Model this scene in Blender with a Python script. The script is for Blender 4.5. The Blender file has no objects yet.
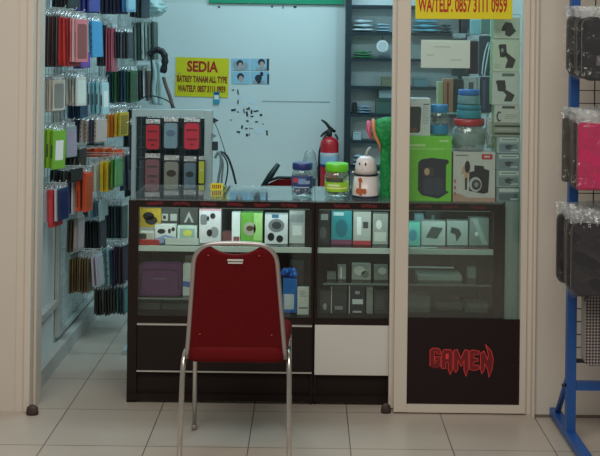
import bpy, bmesh, math, random
from mathutils import Vector, Matrix, Euler
random.seed(7)
SC = bpy.context.scene
COL = SC.collection
PI = math.pi

# ------------------------------------------------------------------ camera
F, CX, CY, H, ROLL = 1032.0, 310.0, 45.0, 1.55, 0.012
cd = bpy.data.cameras.new('camera'); cam = bpy.data.objects.new('camera', cd); COL.objects.link(cam)
cd.sensor_fit = 'HORIZONTAL'; cd.sensor_width = 36; cd.lens = F/600*36
cd.shift_x = -(CX-300)/600.0
cd.shift_y = (CY-228)/600.0
cam.location = (0, 0, H)
cam.rotation_euler = (Matrix.Rotation(PI/2, 4, 'X') @ Matrix.Rotation(ROLL, 4, 'Z')).to_euler()
cd.clip_start = 0.05; cd.clip_end = 60
SC.camera = cam

# ------------------------------------------------------------------ world, lights, exposure
w = bpy.data.worlds.new('world'); SC.world = w; w.use_nodes = True
bg = w.node_tree.nodes['Background']; bg.inputs[0].default_value = (1.0, 0.93, 0.84, 1); bg.inputs[1].default_value = 0.20
def area(name, loc, rot, sx, sy, power, colr, spread=180):
    l = bpy.data.lights.new(name, 'AREA'); l.shape = 'RECTANGLE'; l.size = sx; l.size_y = sy
    l.energy = power; l.color = colr; l.spread = math.radians(spread)
    o = bpy.data.objects.new(name, l); COL.objects.link(o); o.location = loc; o.rotation_euler = rot
    return o
area('shop_tube_light', (0.0, 6.5, 2.66), (0, 0, 0), 1.5, 0.4, 20, (0.60, 0.92, 1.06))
area('shop_front_tube_light', (0.0, 5.0, 2.66), (0, 0, 0), 1.5, 0.3, 19, (0.62, 0.93, 1.05))
area('corridor_ceiling_light', (-0.5, 1.7, 2.95), (math.radians(12), 0, 0), 3.2, 1.6, 90, (1.0, 0.955, 0.875))
SC.view_settings.view_transform = 'Standard'
SC.view_settings.look = 'None'
SC.view_settings.exposure = 0.0
SC.view_settings.gamma = 1.0
SC.view_settings.use_curve_mapping = False

# ------------------------------------------------------------------ helpers
def at(px, py, Y):
    dx, dy = px-CX, py-CY
    u = dx*math.cos(ROLL) + dy*math.sin(ROLL); v = -dx*math.sin(ROLL) + dy*math.cos(ROLL)
    return Vector((u*Y/F, Y, H - v*Y/F))
def lin(c):
    return tuple(((x/255)/12.92 if x/255 <= .04045 else ((x/255+.055)/1.055)**2.4) for x in c) + (1,)
MATS = {}
def mat(name, c, rough=.5, metal=0, noise=0.0, nscale=30, coat=0, bump=0, bscale=60, emit=None, spec=.5):
    if name in MATS: return MATS[name]
    m = bpy.data.materials.new(name); m.use_nodes = True; nt = m.node_tree
    p = nt.nodes['Principled BSDF']; c4 = lin(c)
    p.inputs['Base Color'].default_value = c4
    p.inputs['Specular IOR Level'].default_value = spec
    p.inputs['Roughness'].default_value = rough; p.inputs['Metallic'].default_value = metal
    p.inputs['Coat Weight'].default_value = coat; p.inputs['Coat Roughness'].default_value = .15
    tc = nt.nodes.new('ShaderNodeTexCoord')
    if noise:
        n = nt.nodes.new('ShaderNodeTexNoise'); n.inputs['Scale'].default_value = nscale; n.inputs['Detail'].default_value = 4
        nt.links.new(tc.outputs['Object'], n.inputs['Vector'])
        mx = nt.nodes.new('ShaderNodeMix'); mx.data_type = 'RGBA'
        mx.inputs[6].default_value = tuple(x*(1-noise) for x in c4[:3])+(1,)
        mx.inputs[7].default_value = tuple(min(1, x*(1+noise)) for x in c4[:3])+(1,)
        nt.links.new(n.outputs['Fac'], mx.inputs[0]); nt.links.new(mx.outputs[2], p.inputs['Base Color'])
    if bump:
        n2 = nt.nodes.new('ShaderNodeTexNoise'); n2.inputs['Scale'].default_value = bscale
        nt.links.new(tc.outputs['Object'], n2.inputs['Vector'])
        b = nt.nodes.new('ShaderNodeBump'); b.inputs['Strength'].default_value = bump; b.inputs['Distance'].default_value = .01
        nt.links.new(n2.outputs['Fac'], b.inputs['Height']); nt.links.new(b.outputs[0], p.inputs['Normal'])
    if emit:
        p.inputs['Emission Color'].default_value = c4; p.inputs['Emission Strength'].default_value = emit
    MATS[name] = m
    return m
def col(c, rough=.45, coat=.3):
    c = tuple(int(x) for x in c)
    return mat('colour_%d_%d_%d' % c, c, rough, 0, .14, 55, coat)
def clear(name, tint, gloss, rough=.05, bump=0, bscale=40, white=0.0):
    """thin clear sheet: mostly transparent, a share glossy, a share milky"""
    if name in MATS: return MATS[name]
    m = bpy.data.materials.new(name); m.use_nodes = True; nt = m.node_tree
    nt.nodes.remove(nt.nodes['Principled BSDF']); out = nt.nodes['Material Output']
    t = nt.nodes.new('ShaderNodeBsdfTransparent'); t.inputs[0].default_value = tuple(tint)+(1,)
    g = nt.nodes.new('ShaderNodeBsdfGlossy'); g.inputs['Roughness'].default_value = rough; g.inputs[0].default_value = (1, 1, 1, 1)
    fr = nt.nodes.new('ShaderNodeLayerWeight'); fr.inputs[0].default_value = .35
    mr = nt.nodes.new('ShaderNodeMapRange'); mr.inputs['To Min'].default_value = gloss; mr.inputs['To Max'].default_value = min(1, gloss*2+.35)
    nt.links.new(fr.outputs['Facing'], mr.inputs['Value'])
    mx = nt.nodes.new('ShaderNodeMixShader'); nt.links.new(mr.outputs[0], mx.inputs[0])
    last = t
    if white:
        d = nt.nodes.new('ShaderNodeBsdfDiffuse'); d.inputs[0].default_value = (.75, .78, .78, 1)
        m2 = nt.nodes.new('ShaderNodeMixShader'); m2.inputs[0].default_value = white
        nt.links.new(t.outputs[0], m2.inputs[1]); nt.links.new(d.outputs[0], m2.inputs[2]); last = m2
    nt.links.new(last.outputs[0], mx.inputs[1]); nt.links.new(g.outputs[0], mx.inputs[2])
    if bump:
        tc = nt.nodes.new('ShaderNodeTexCoord')
        n2 = nt.nodes.new('ShaderNodeTexNoise'); n2.inputs['Scale'].default_value = bscale; n2.inputs['Detail'].default_value = 3
        nt.links.new(tc.outputs['Object'], n2.inputs['Vector'])
        b = nt.nodes.new('ShaderNodeBump'); b.inputs['Strength'].default_value = bump; b.inputs['Distance'].default_value = .02
        nt.links.new(n2.outputs['Fac'], b.inputs['Height']); nt.links.new(b.outputs[0], g.inputs['Normal'])
    nt.links.new(mx.outputs[0], out.inputs['Surface'])
    MATS[name] = m
    return m

class MB:
    """collects shapes into one mesh; every shape may carry its own material"""
    def __init__(s): s.bm = bmesh.new(); s.mats = []
    def mi(s, m):
        if m is None: return 0
        if m not in s.mats: s.mats.append(m)
        return s.mats.index(m)
    def _mark(s, faces, m):
        i = s.mi(m)
        for f in faces: f.material_index = i
    def box(s, c, size, m=None, rot=None, bev=0, shear=None):
        r = bmesh.ops.create_cube(s.bm, size=1.0); vs = r['verts']
        M = Matrix.Translation(c) @ (Euler(rot).to_matrix().to_4x4() if rot else Matrix()) @ Matrix.Diagonal((size[0], size[1], size[2], 1))
        bmesh.ops.transform(s.bm, matrix=M, verts=vs)
        fs = set(f for v in vs for f in v.link_faces)
        if bev:
            es = set(e for v in vs for e in v.link_edges)
            rb = bmesh.ops.bevel(s.bm, geom=list(es), offset=bev, segments=2, affect='EDGES', profile=.6)
            fs = set(rb['faces']) | set(f for f in fs if f.is_valid)
        s._mark(fs, m); return s
    def bb(s, x0, x1, y0, y1, z0, z1, m=None, bev=0):
        return s.box(((x0+x1)/2, (y0+y1)/2, (z0+z1)/2), (abs(x1-x0), abs(y1-y0), abs(z1-z0)), m, bev=bev)
    def tube(s, pts, r, m=None, n=8, closed=False):
        pts = [Vector(p) for p in pts]; rings = []; up = None; N = len(pts)
        for i, p in enumerate(pts):
            if closed: d = pts[(i+1) % N]-pts[i-1]
            else: d = (pts[min(i+1, N-1)]-pts[max(i-1, 0)])
            d.normalize()
            if up is None: up = d.orthogonal().normalized()
            a = (up - d*up.dot(d))
            a = a.normalized() if a.length > 1e-6 else d.orthogonal().normalized()
            up = a; b = d.cross(a)
            rr = r[i] if isinstance(r, (list, tuple)) else r
            rings.append([s.bm.verts.new(p + a*math.cos(2*PI*k/n)*rr + b*math.sin(2*PI*k/n)*rr) for k in range(n)])
        fs = []
        for i in range(N if closed else N-1):
            A, B = rings[i], rings[(i+1) % N]
            for k in range(n): fs.append(s.bm.faces.new((A[k], A[(k+1) % n], B[(k+1) % n], B[k])))
        if not closed: fs.append(s.bm.faces.new(rings[0][::-1])); fs.append(s.bm.faces.new(rings[-1]))
        for f in fs: f.smooth = True
        s._mark(fs, m); return s
    def lathe(s, prof, c=(0, 0, 0), m=None, n=28, sx=1, sy=1):
        rings = []
        for r, z in prof:
            rings.append([s.bm.verts.new((c[0]+math.cos(2*PI*k/n)*r*sx, c[1]+math.sin(2*PI*k/n)*r*sy, c[2]+z)) for k in range(n)])
        fs = []
        for A, B in zip(rings, rings[1:]):
            for k in range(n): fs.append(s.bm.faces.new((A[k], A[(k+1) % n], B[(k+1) % n], B[k])))
        fs.append(s.bm.faces.new(rings[0][::-1])); fs.append(s.bm.faces.new(rings[-1]))
        for f in fs[:-2]: f.smooth = True
        s._mark(fs, m); return s
    def prism(s, poly, y0, y1, m=None, smooth=False):
        """poly of (x,z) extruded along y"""
        A = [s.bm.verts.new((x, y0, z)) for x, z in poly]; B = [s.bm.verts.new((x, y1, z)) for x, z in poly]
        n = len(poly); fs = []
        for k in range(n):
            f = s.bm.faces.new((A[k], A[(k+1) % n], B[(k+1) % n], B[k])); f.smooth = smooth; fs.append(f)
        fs.append(s.bm.faces.new(A[::-1])); fs.append(s.bm.faces.new(B))
        s._mark(fs, m); return s
    def grid(s, fn, nu, nv, m=None):
        V = [[s.bm.verts.new(fn(i/nu, j/nv)) for j in range(nv+1)] for i in range(nu+1)]; fs = []
        for i in range(nu):
            for j in range(nv):
                f = s.bm.faces.new((V[i][j], V[i+1][j], V[i+1][j+1], V[i][j+1])); f.smooth = True; fs.append(f)
        s._mark(fs, m); return s
    def build(s, name, m=None, parent=None, loc=(0, 0, 0)):
        bmesh.ops.recalc_face_normals(s.bm, faces=s.bm.faces)
        me = bpy.data.meshes.new(name); s.bm.to_mesh(me); s.bm.free()
        if not s.mats: s.mats = [m]
        for q in s.mats: me.materials.append(q if q else m)
        o = bpy.data.objects.new(name, me); COL.objects.link(o); o.location = loc
        if parent: o.parent = parent
        return o
def tag(o, label=None, cat=None, group=None, kind=None):
    if label: o['label'] = label
    if cat: o['category'] = cat
    if group: o['group'] = group
    if kind: o['kind'] = kind
    return o
def thing(name, label, cat, loc=(0, 0, 0), rz=0, group=None):
    o = bpy.data.objects.new(name, None); COL.objects.link(o); o.empty_display_size = .05
    o.location = loc; o.rotation_euler = (0, 0, rz); return tag(o, label, cat, group)
def copy_tree(o, parent=None):
    c = o.copy(); COL.objects.link(c); c.parent = parent
    for ch in list(o.children): copy_tree(ch, c)
    return c
def struct(name, mb, m=None, parent=None):
    o = mb.build(name, m, parent)
    if not parent: o['kind'] = 'structure'
    return o
def text_mesh(name, txt, size, m, parent, loc, rot=(PI/2, 0, 0), sx=1.0, off=0.0, ext=.0006, align='CENTER', space=1.0):
    c = bpy.data.curves.new(name, 'FONT'); c.body = txt; c.size = size; c.offset = off; c.extrude = ext; c.resolution_u = 3
    c.align_x = align; c.align_y = 'CENTER'; c.space_character = space
    t = bpy.data.objects.new('tmp', c); COL.objects.link(t)
    bpy.context.view_layer.update()
    me = bpy.data.meshes.new_from_object(t.evaluated_get(bpy.context.evaluated_depsgraph_get())); bpy.data.objects.remove(t)
    me.materials.clear(); me.materials.append(m)
    o = bpy.data.objects.new(name, me); COL.objects.link(o); o.parent = parent; o.location = loc; o.rotation_euler = rot; o.scale = (sx, 1, 1)
    return o
def rrect(x0, x1, z0, z1, r, n=6):
    pts = []
    for cx, cz, a0 in ((x1-r, z1-r, 0), (x0+r, z1-r, 90), (x0+r, z0+r, 180), (x1-r, z0+r, 270)):
        for k in range(n+1):
            a = math.radians(a0+90*k/n); pts.append((cx+r*math.cos(a), cz+r*math.sin(a)))
    return pts

# ------------------------------------------------------------------ materials
M = dict(
 wall_out=mat('beige_wall_paint', (202, 194, 182), .6, noise=.03, nscale=3),
 alu=mat('cream_door_profile', (205, 195, 182), .45, noise=.03, nscale=5),
 wall_in=mat('white_wall_paint', (205, 214, 212), .55, noise=.05, nscale=2.5),
 ceil=mat('white_ceiling_paint', (225, 225, 222), .8, noise=.02),
 dark=mat('black_brown_laminate', (34, 24, 21), .55, spec=.2, noise=.15, nscale=8),
 lam_in=mat('dark_grey_laminate', (62, 60, 58), .55, noise=.1),
 white_lam=mat('off_white_laminate', (205, 202, 196), .45, noise=.04, nscale=6),
 silver=mat('silver_trim', (205, 203, 198), .35, .6, noise=.03),
 chrome=mat('chrome_tube', (205, 200, 194), .22, .95, noise=.05),
 frame_dull=mat('dull_silver_tube', (172, 164, 162), .35, .7, noise=.05),
 red_fab=mat('dark_red_vinyl', (94, 8, 14), .75, spec=.15, noise=.10, nscale=60, bump=.12, bscale=300),
 glass=clear('clear_glass', (.90, .96, .94), .025, .03),
 glass_door=clear('door_glass', (.92, .97, .955), .05, .03),
 glass_top=clear('counter_top_glass', (.86, .93, .91), .16, .04, white=.06),
 glass_edge=mat('glass_shelf_edge', (176, 205, 200), .25, noise=.05),
 rackmetal=mat('dark_slate_rack_metal', (34, 50, 58), .45, .1, noise=.1),
 blue=mat('blue_painted_steel', (36, 84, 152), .4, .1, noise=.08),
 wire=mat('black_wire', (38, 38, 40), .4, .3, noise=.1),
 wwire=mat('white_wire', (190, 198, 198), .4, .2, noise=.05),
 yellow=mat('yellow_paper', (220, 208, 22), .6, noise=.04),
 redink=mat('red_ink', (176, 30, 24), .6, noise=.05),
 brownink=mat('dark_red_ink', (140, 66, 16), .6, noise=.05),
 paper=mat('white_paper', (232, 234, 230), .7, noise=.03),
 plastic=clear('crumpled_clear_plastic', (.97, .98, .98), .03, .12, bump=1.0, bscale=26, white=.0),
 header=clear('frosted_header_plastic', (.7, .76, .76), .25, .25, bump=1.0, bscale=60, white=.42),
 black=mat('matte_black', (30, 31, 33), .5, noise=.15), rubber=mat('dark_brown_rubber', (58, 44, 38), .6, noise=.2),
)

# ------------------------------------------------------------------ the setting
YF = 4.33    # facade plane
# floor with tiles
fm = bpy.data.materials.new('cream_floor_tiles'); fm.use_nodes = True; nt = fm.node_tree; p = nt.nodes['Principled BSDF']
tc = nt.nodes.new('ShaderNodeTexCoord'); mp = nt.nodes.new('ShaderNodeMapping')
T = .393
mp.inputs['Location'].default_value = (1.005+T*20, -4.36+T*20, 0)
br = nt.nodes.new('ShaderNodeTexBrick'); br.offset = 0; br.squash = 1
br.inputs['Scale'].default_value = 1; br.inputs['Brick Width'].default_value = T; br.inputs['Row Height'].default_value = T
br.inputs['Mortar Size'].default_value = .0022; br.inputs['Mortar Smooth'].default_value = .2
br.inputs['Color1'].default_value = lin((187, 176, 163)); br.inputs['Color2'].default_value = lin((181, 170, 158)); br.inputs['Mortar'].default_value = lin((96, 86, 78))
nz = nt.nodes.new('ShaderNodeTexNoise'); nz.inputs['Scale'].default_value = 3; nz.inputs['Detail'].default_value = 5
mx = nt.nodes.new('ShaderNodeMix'); mx.data_type = 'RGBA'; mx.blend_type = 'MULTIPLY'; mx.inputs[0].default_value = .25
nt.links.new(tc.outputs['Object'], mp.inputs['Vector']); nt.links.new(mp.outputs[0], br.inputs['Vector'])
nt.links.new(tc.outputs['Object'], nz.inputs['Vector'])
nt.links.new(br.outputs['Color'], mx.inputs[6]); nt.links.new(nz.outputs['Fac'], mx.inputs[7]); nt.links.new(mx.outputs[2], p.inputs['Base Color'])
p.inputs['Roughness'].default_value = .3
struct('floor', MB().bb(-4, 4, -1.5, 7.6, -.05, 0), fm)

XL, XR, YB = -1.24, 1.12, 7.40
struct('wall_left', MB().bb(XL-.1, XL, YF+.12, YB, 0, 2.7), M['wall_in'])
struct('wall_right', MB().bb(XR, XR+.1, YF+.12, YB, 0, 2.7), M['wall_in'])
struct('wall_back', MB().bb(XL-.1, XR+.1, YB, YB+.1, 0, 2.7), M['wall_in'])
struct('ceiling', MB().bb(XL-.1, XR+.1, YF+.12, YB+.1, 2.7, 2.76), M['ceil'])
xl0 = at(18, 200, YF).x; xl1 = at(39, 200, 4.38).x; xr0 = at(526.5, 200, 4.38).x; xr1 = at(534, 200, YF).x
struct('wall_front_left', MB().bb(-4, xl0-.001, YF, YF+.12, 0, 3.0), M['wall_out'])
struct('wall_front_right', MB().bb(xr1+.001, 4, YF, YF+.12, 0, 3.0), M['wall_out'])
struct('wall_front_top', MB().bb(xl0, xr1, YF+.02, YF+.12, 2.2, 3.0), M['wall_out'])
struct('baseboard_left', MB().bb(XL, XL+.055, 4.60, YB, 0, .075).bb(XL, XL+.03, 4.45, 5.02, .265, .295), mat('grey_white_skirting', (176, 178, 172), .5, noise=.06))
struct('baseboard_right', MB().bb(xr1+.002, 4, YF-.004, YF, 0, .012), mat('dark_grout', (110, 98, 88), .8, noise=.1))
# door frame profiles, left jamb
t = MB()
t.bb(xl0, xl0+.035, YF-.006, YF+.12, 0, 2.2); t.bb(xl0+.037, xl1-.012, YF-.02, YF+.12, 0, 2.2, bev=.003); t.bb(xl1-.011, xl1, YF+.03, YF+.12, 0, 2.2)
struct('trim_1', t, M['alu'])
t = MB(); t.bb(xr0+.002, xr0+.030, YF+.03, YF+.12, 0, 2.2); t.bb(xr0+.032, xr1, YF-.012, YF+.12, 0, 2.2, bev=.003)
struct('trim_2', t, M['alu'])
struct('trim_3', MB().bb(xl0, xr1, YF-.02, YF+.02, 2.0, 2.2), M['alu'])
# glass door leaf on the right
YD = 4.37
door = bpy.data.objects.new('door_1', None); COL.objects.link(door); door['kind'] = 'structure'; door.location = (0, YD, 0)
dx0 = at(395.0, 250, YD).x; dx1 = at(408, 250, YD).x; zt = 2.0
zr1 = at(460, 403.5, YD).z; zk = at(460, 318.5, YD).z
f = MB(); f.bb(dx0, dx1, -.02, .02, .006, zt, bev=.003); f.bb(xr0-.026, xr0+.0, -.02, .02, .006, zt, bev=.002)
f.bb(dx1, xr0-.026, -.018, .018, .006, zr1); f.bb(dx1, xr0-.026, -.018, .018, zt-.07, zt)
f.build('door_frame', M['alu'], door)
MB().bb(dx1, xr0-.026, -.003, .003, zr1, zt-.07).build('glass_pane', M['glass_door'], door)
kp = MB().bb(dx1, xr0-.026, -.010, -.004, zr1, zk).build('kick_panel', mat('black_brown_sticker_panel', (36, 24, 24), .6, spec=.2, noise=.08, nscale=10), door)
# stile of the second leaf, slid behind the first
d2 = bpy.data.objects.new('door_2', None); COL.objects.link(d2); d2['kind'] = 'structure'; d2.location = (0, YD+.045, 0)
sx0 = at(390.0, 250, YD+.045).x; sx1 = at(400, 250, YD+.045).x
f = MB(); f.bb(sx0, sx1, -.018, .018, .006, zt, bev=.003)
f.build('door_frame', M['alu'], d2)
# spiky red logo on the kick panel
def curve_mesh(name, polys, off, ext, m, parent, loc, width=None):
    c = bpy.data.curves.new(name, 'CURVE'); c.dimensions = '2D'; c.fill_mode = 'BOTH'; c.offset = off; c.extrude = ext
    for poly in polys:
        s = c.splines.new('POLY'); s.points.add(len(poly)-1)
        for q, (x, y) in zip(s.points, poly): q.co = (x, y, 0, 1)
        s.use_cyclic_u = True
    t = bpy.data.objects.new('tmp', c); COL.objects.link(t); bpy.context.view_layer.update()
    me = bpy.data.meshes.new_from_object(t.evaluated_get(bpy.context.evaluated_depsgraph_get())); bpy.data.objects.remove(t)
    me.materials.clear(); me.materials.append(m)
    o = bpy.data.objects.new(name, me); COL.objects.link(o); o.parent = parent; o.location = loc; o.rotation_euler = (PI/2, 0, 0)
    return o
G = [(0, 28), (4, 31), (12, 31), (16, 28), (16, 22), (11, 22), (11, 26), (6, 26), (6, 5), (11, 5), (11, 12), (8, 12), (8, 17), (16, 17), (16, 1), (12, -1), (4, -1), (0, 2)]
A_ = [(19, -1), (19, 24), (23, 29), (33, 29), (36, 25), (36, -5), (33, -10), (30, -3), (30, 9), (25, 9), (25, -1)]
Ah = [(25, 14), (30, 14), (30, 23), (25, 23)]
Mm = [(39, -1), (39, 28), (44, 29), (50, 14), (57, 29), (62, 28), (62, -2), (59, -12), (56, -4), (56, 14), (51, 3), (45, 14), (45, -3), (42, -7)]
E = [(65, -2), (65, 27), (70, 29), (80, 27), (79, 22), (71, 23), (71, 16), (78, 15), (78, 11), (71, 10), (71, 4), (79, 4), (81, -1), (72, -4)]
N_ = [(83, -1), (83, 24), (88, 27), (94, 12), (96, 22), (92, 36), (100, 27), (103, 14), (101, -2), (97, -13), (95, -3), (89, 8), (88, -4), (85, -8)]
lw = (at(492.5, 360, YD).x-at(430, 360, YD).x)/103.0
def sc(poly): return [(x*lw, y*lw*1.0) for x, y in poly]
lx = at(430, 360, YD).x; lz = at(431, 366.5, YD).z
for kk, q in enumerate((G, A_, Mm, E, N_)): curve_mesh('logo_outline', [sc(q)], .0027, .0004, mat('light_red_vinyl', (220, 58, 58), .5, noise=.08), kp, (lx, -.0106-.00005*kk, lz))
curve_mesh('logo_lettering', [sc(G), sc(A_), sc(Ah), sc(Mm), sc(E), sc(N_)], -.0002, .0004, mat('deep_red_vinyl', (110, 16, 22), .5, noise=.1), kp, (lx, -.0116, lz))

# rubber door stops at the jamb and at the centre stile
for px0, px1, lab in ((27, 39, 'dark brown rubber guide at the foot of the left jamb'), (382, 392, 'dark brown rubber guide beside the centre door stile')):
    a = at(px0, 410, 4.30); b = at(px1, 410, 4.30)
    cx = (a.x+b.x)/2; wd = b.x-a.x
    o = MB().lathe([(wd*.5, 0), (wd*.52, .012), (wd*.46, .03), (wd*.2, .040), (.002, .042)], m=M['rubber'], n=18, sy=.6).build('door_stop', None, None, (cx, 4.29 if px0 < 100 else 4.36, 0))
    tag(o, lab, 'door stop')

# ------------------------------------------------------------------ back wall dressing
wb = bpy.data.objects['wall_back']
pl = at(163, 4, YB).x; pr = at(337, 4, YB).x; ptop = at(250, 4.0, YB).z
struct('trim_5', MB().bb(XL, pr, YB-.004, YB-.0005, .1, ptop), mat('white_wall_board', (214, 224, 222), .5, noise=.05, nscale=2))
gz = ptop
o = MB().bb(at(205, 0, 7.1).x, at(345, 0, 7.1).x, 7.375, YB-.0045, gz+.004, gz+.09).build('wall_shelf', mat('green_board', (20, 150, 110), .5, noise=.1)); tag(o, 'green shelf board fixed along the top of the white back wall', 'shelf')
# torn tape and residue
rb = MB()
marks = [(233, 90, 2.2, 1.2), (238, 92, 1.2, 5), (238, 102, 1.2, 4), (233.5, 110, 4.5, 2), (238, 112, 2, 1), (244, 111, 1.2, 4.5), (247, 109, 1.5, 2), (249, 108.5, 1.5, 3), (247, 114, 1.8, 5),
 (251.5, 112, 1.8, 4), (256, 111.2, 5, 1.2), (252, 116.5, 3, 1.3), (261, 115, 2.5, 2), (247.5, 121, 2.4, 1.6), (256.5, 121.8, 2.6, 1.3), (263, 124, 1, 1), (242, 127, 1.8, 3.4), (238.5, 132, 3.4, 1.8),
 (246.5, 128.5, 2.4, 1.3), (250, 128.5, 1, 1.3), (252, 128.5, 1, 1.3), (247, 135, 2, 2.6), (249.2, 134.5, 1, 2.2), (267, 133, 1.6, 5), (231, 120, 1.2, 1), (219, 7, 2, 2), (272, 6.5, 2, 2), (283, 7, 1, 3.5), (295, 7, 3, 2)]
for x, y, w_, h_ in marks:
    a = at(x, y, YB-.006); k = (YB)/F
    rb.box((a.x, YB-.0055, a.z), (w_*k, .002, h_*k), rot=(0, random.uniform(-.2, .2), 0))
rb.build('tape_mark', mat('dark_tape', (20, 44, 52), .6, noise=.2), wb)
rb = MB()
for x, y, w_, h_ in [(253, 101, 10, 9), (256, 108, 9, 5), (251, 122.5, 5, 3), (259, 131, 11, 8), (266, 129.5, 3, 1.4), (258, 137, 6, 2), (240, 97, 4, 6), (244, 105, 5, 4)]:
    a = at(x, y, YB); k = YB/F
    rb.prism([(a.x+math.cos(q)*w_*k/2*random.uniform(.7, 1), a.z+math.sin(q)*h_*k/2*random.uniform(.7, 1)) for q in [i*PI/5 for i in range(10)]], YB-.0056, YB-.0045)
rb.build('paper_scrap', mat('torn_pale_paper', (206, 224, 232), .6, noise=.06), wb)
rb = MB()
a = at(262, 100, YB); b = at(330, 102, YB); rb.bb(a.x, b.x, YB-.006, YB-.004, b.z-.004, b.z+.004)
rb.build('wall_scratch', mat('grey_scratch', (160, 176, 174), .6, noise=.1), wb)

def sign(name, label, px, py, Y, wd, ht, lines, tilt=0, yb=.002):
    a = at(px, py, Y); r = thing(name, label, 'sign', (a.x, Y, a.z)); r.rotation_euler = (0, tilt, 0)
    MB().bb(-wd/2, wd/2, -yb/2, yb/2, -ht/2, ht/2).build('paper_sheet', M['yellow'], r)
    for tx, z, size, m, sx, off in lines:
        text_mesh('lettering', tx, size, m, r, (0, -yb/2-.0004, z), sx=sx, off=off)
    return r
wS = at(228.5, 78, YB).x-at(175.5, 78, YB).x; hS = (96.5-57.5)*YB/F
def sign_lines(s, dark=True):
    return [('SEDIA', .078*s, .112*s, M['redink'], .80, .004*s), ('BATREY TANAM ALL TYPE', -.018*s, .066*s, M['brownink'], .50, .0032*s), ('WA/TELP. 0857 3111 0959', -.092*s, .066*s, M['brownink'] if dark else M['redink'], .50, .0034*s)]
sign('paper_sign', 'yellow sheet reading SEDIA and a phone number taped on the white back wall', 202, 77.3, YB-.008, wS, hS, sign_lines(wS/.41), tilt=.018)
wF = at(512, 10, 4.36).x-at(415, 10, 4.36).x
r = sign('paper_sign', 'yellow sign with red phone number stuck at the top of the glass door', 464, -14, 4.357, wF, wF*.68, [], tilt=-.008)
for tx, z, size, m, sx, off in [('SEDIA', .085, .112, M['redink'], .8, .004), ('BATREY TANAM ALL TYPE', -.0, .068, M['redink'], .48, .0022), ('WA/TELP. 0857 3111 0959', -.083, .083, M['redink'], .405, .0022)]:
    text_mesh('lettering', tx, size, m, r, (-.005, -.0015, z), sx=sx, off=off)
# small blue sticker under the back sign
a = at(216.5, 98, YB-.012)
o = MB().bb(-.022, .022, -.001, .001, -.045, .045, mat('teal_sticker', (60, 150, 175), .5, noise=.1)).bb(-.017, .017, -.0016, -.001, -.01, .02, M['paper']).bb(-.015, .015, -.0016, -.001, .028, .038, M['black']).build('wall_sticker', None, None, a)
tag(o, 'small teal sticker below the right corner of the SEDIA sign', 'sticker')
# four portrait prints
cells = [(231.5, 58.5, 249.5, 70.5), (250.5, 58.5, 269, 70.5), (231.5, 71.5, 249.5, 84), (250.5, 71.5, 269, 84)]
skin = mat('print_skin', (190, 160, 155), .6, noise=.1); hair = mat('print_dark_hair', (44, 50, 62), .6, noise=.2); pbg = mat('print_pale_blue', (150, 195, 215), .6, noise=.1); pgrey = mat('print_grey_shirt', (150, 165, 175), .6, noise=.3)
for i, (x0, y0, x1, y1) in enumerate(cells):
    a = at(x0, y0, YB-.008); b = at(x1, y1, YB-.008); k = YB/F
    mb = MB(); cx, cz = (a.x+b.x)/2, (a.z+b.z)/2; W, Hh = b.x-a.x, a.z-b.z
    mb.bb(-W/2, W/2, -.001, .001, -Hh/2, Hh/2, pbg)
    def ell(ex, ez, rx, rz, y, m): mb.prism([(ex+rx*math.cos(q*PI/7), ez+rz*math.sin(q*PI/7)) for q in range(14)], y, y+.0003, m)
    sh = [(-.004, 0), (.012, .008), (0, 0), (-.01, -.012)][i]
    mb.bb(-W*.30+sh[0], W*.34+sh[0], -.0016, -.001, -Hh/2, -Hh*.22, pgrey if i != 2 else pbg)
    ell(sh[0], sh[1]+.008, W*.19, Hh*.30, -.0020, hair); ell(sh[0]+.003, sh[1]-.008, W*.12, Hh*.26, -.0024, skin if i != 3 else hair)
    if i == 1: mb.bb(W*.38, W*.5, -.0022, -.001, -Hh/2, Hh/2, hair)
    if i == 3: ell(W*.1, Hh*.3, W*.09, Hh*.2, -.0022, hair); mb.bb(W*.40, W*.5, -.0022, -.001, -Hh/2, Hh*.3, hair)
    if i == 0: ell(-W*.3, Hh*.0, W*.12, Hh*.3, -.002, pgrey); ell(W*.3, -Hh*.1, W*.14, Hh*.3, -.002, pgrey)
    o = mb.build('photo_print', None, None, (cx, YB-.0065, cz))
    tag(o, ['blurry haircut photo print, upper left of the four beside the SEDIA sign', 'blurry haircut photo print, upper right of the four beside the SEDIA sign',
            'photo print of a dark haired head on pale blue, lower left of the four', 'photo print of dark hair and a grey shirt, lower right of the four'][i], 'photo print', 'photo prints on the back wall')
# white sheet taped inside the glass door
a = at(445.5, 54, 4.376)
W, Hh = at(470, 54, 4.376).x-at(421, 54, 4.376).x, 28*4.376/F
mb = MB().bb(-W/2, W/2, -.0006, .0006, -Hh/2, Hh/2, M['paper'])
for z, x0, x1 in ((.030, -.05, .02), (-.025, .02, .07), (-.005, -.08, -.05)): mb.bb(x0, x1, -.0009, -.0006, z-.0012, z+.0012, mat('faint_print', (150, 155, 155), .7, noise=.1))
o = mb.build('paper_notice', None, None, a); tag(o, 'blank looking white paper notice taped inside the right glass door', 'paper')

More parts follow.
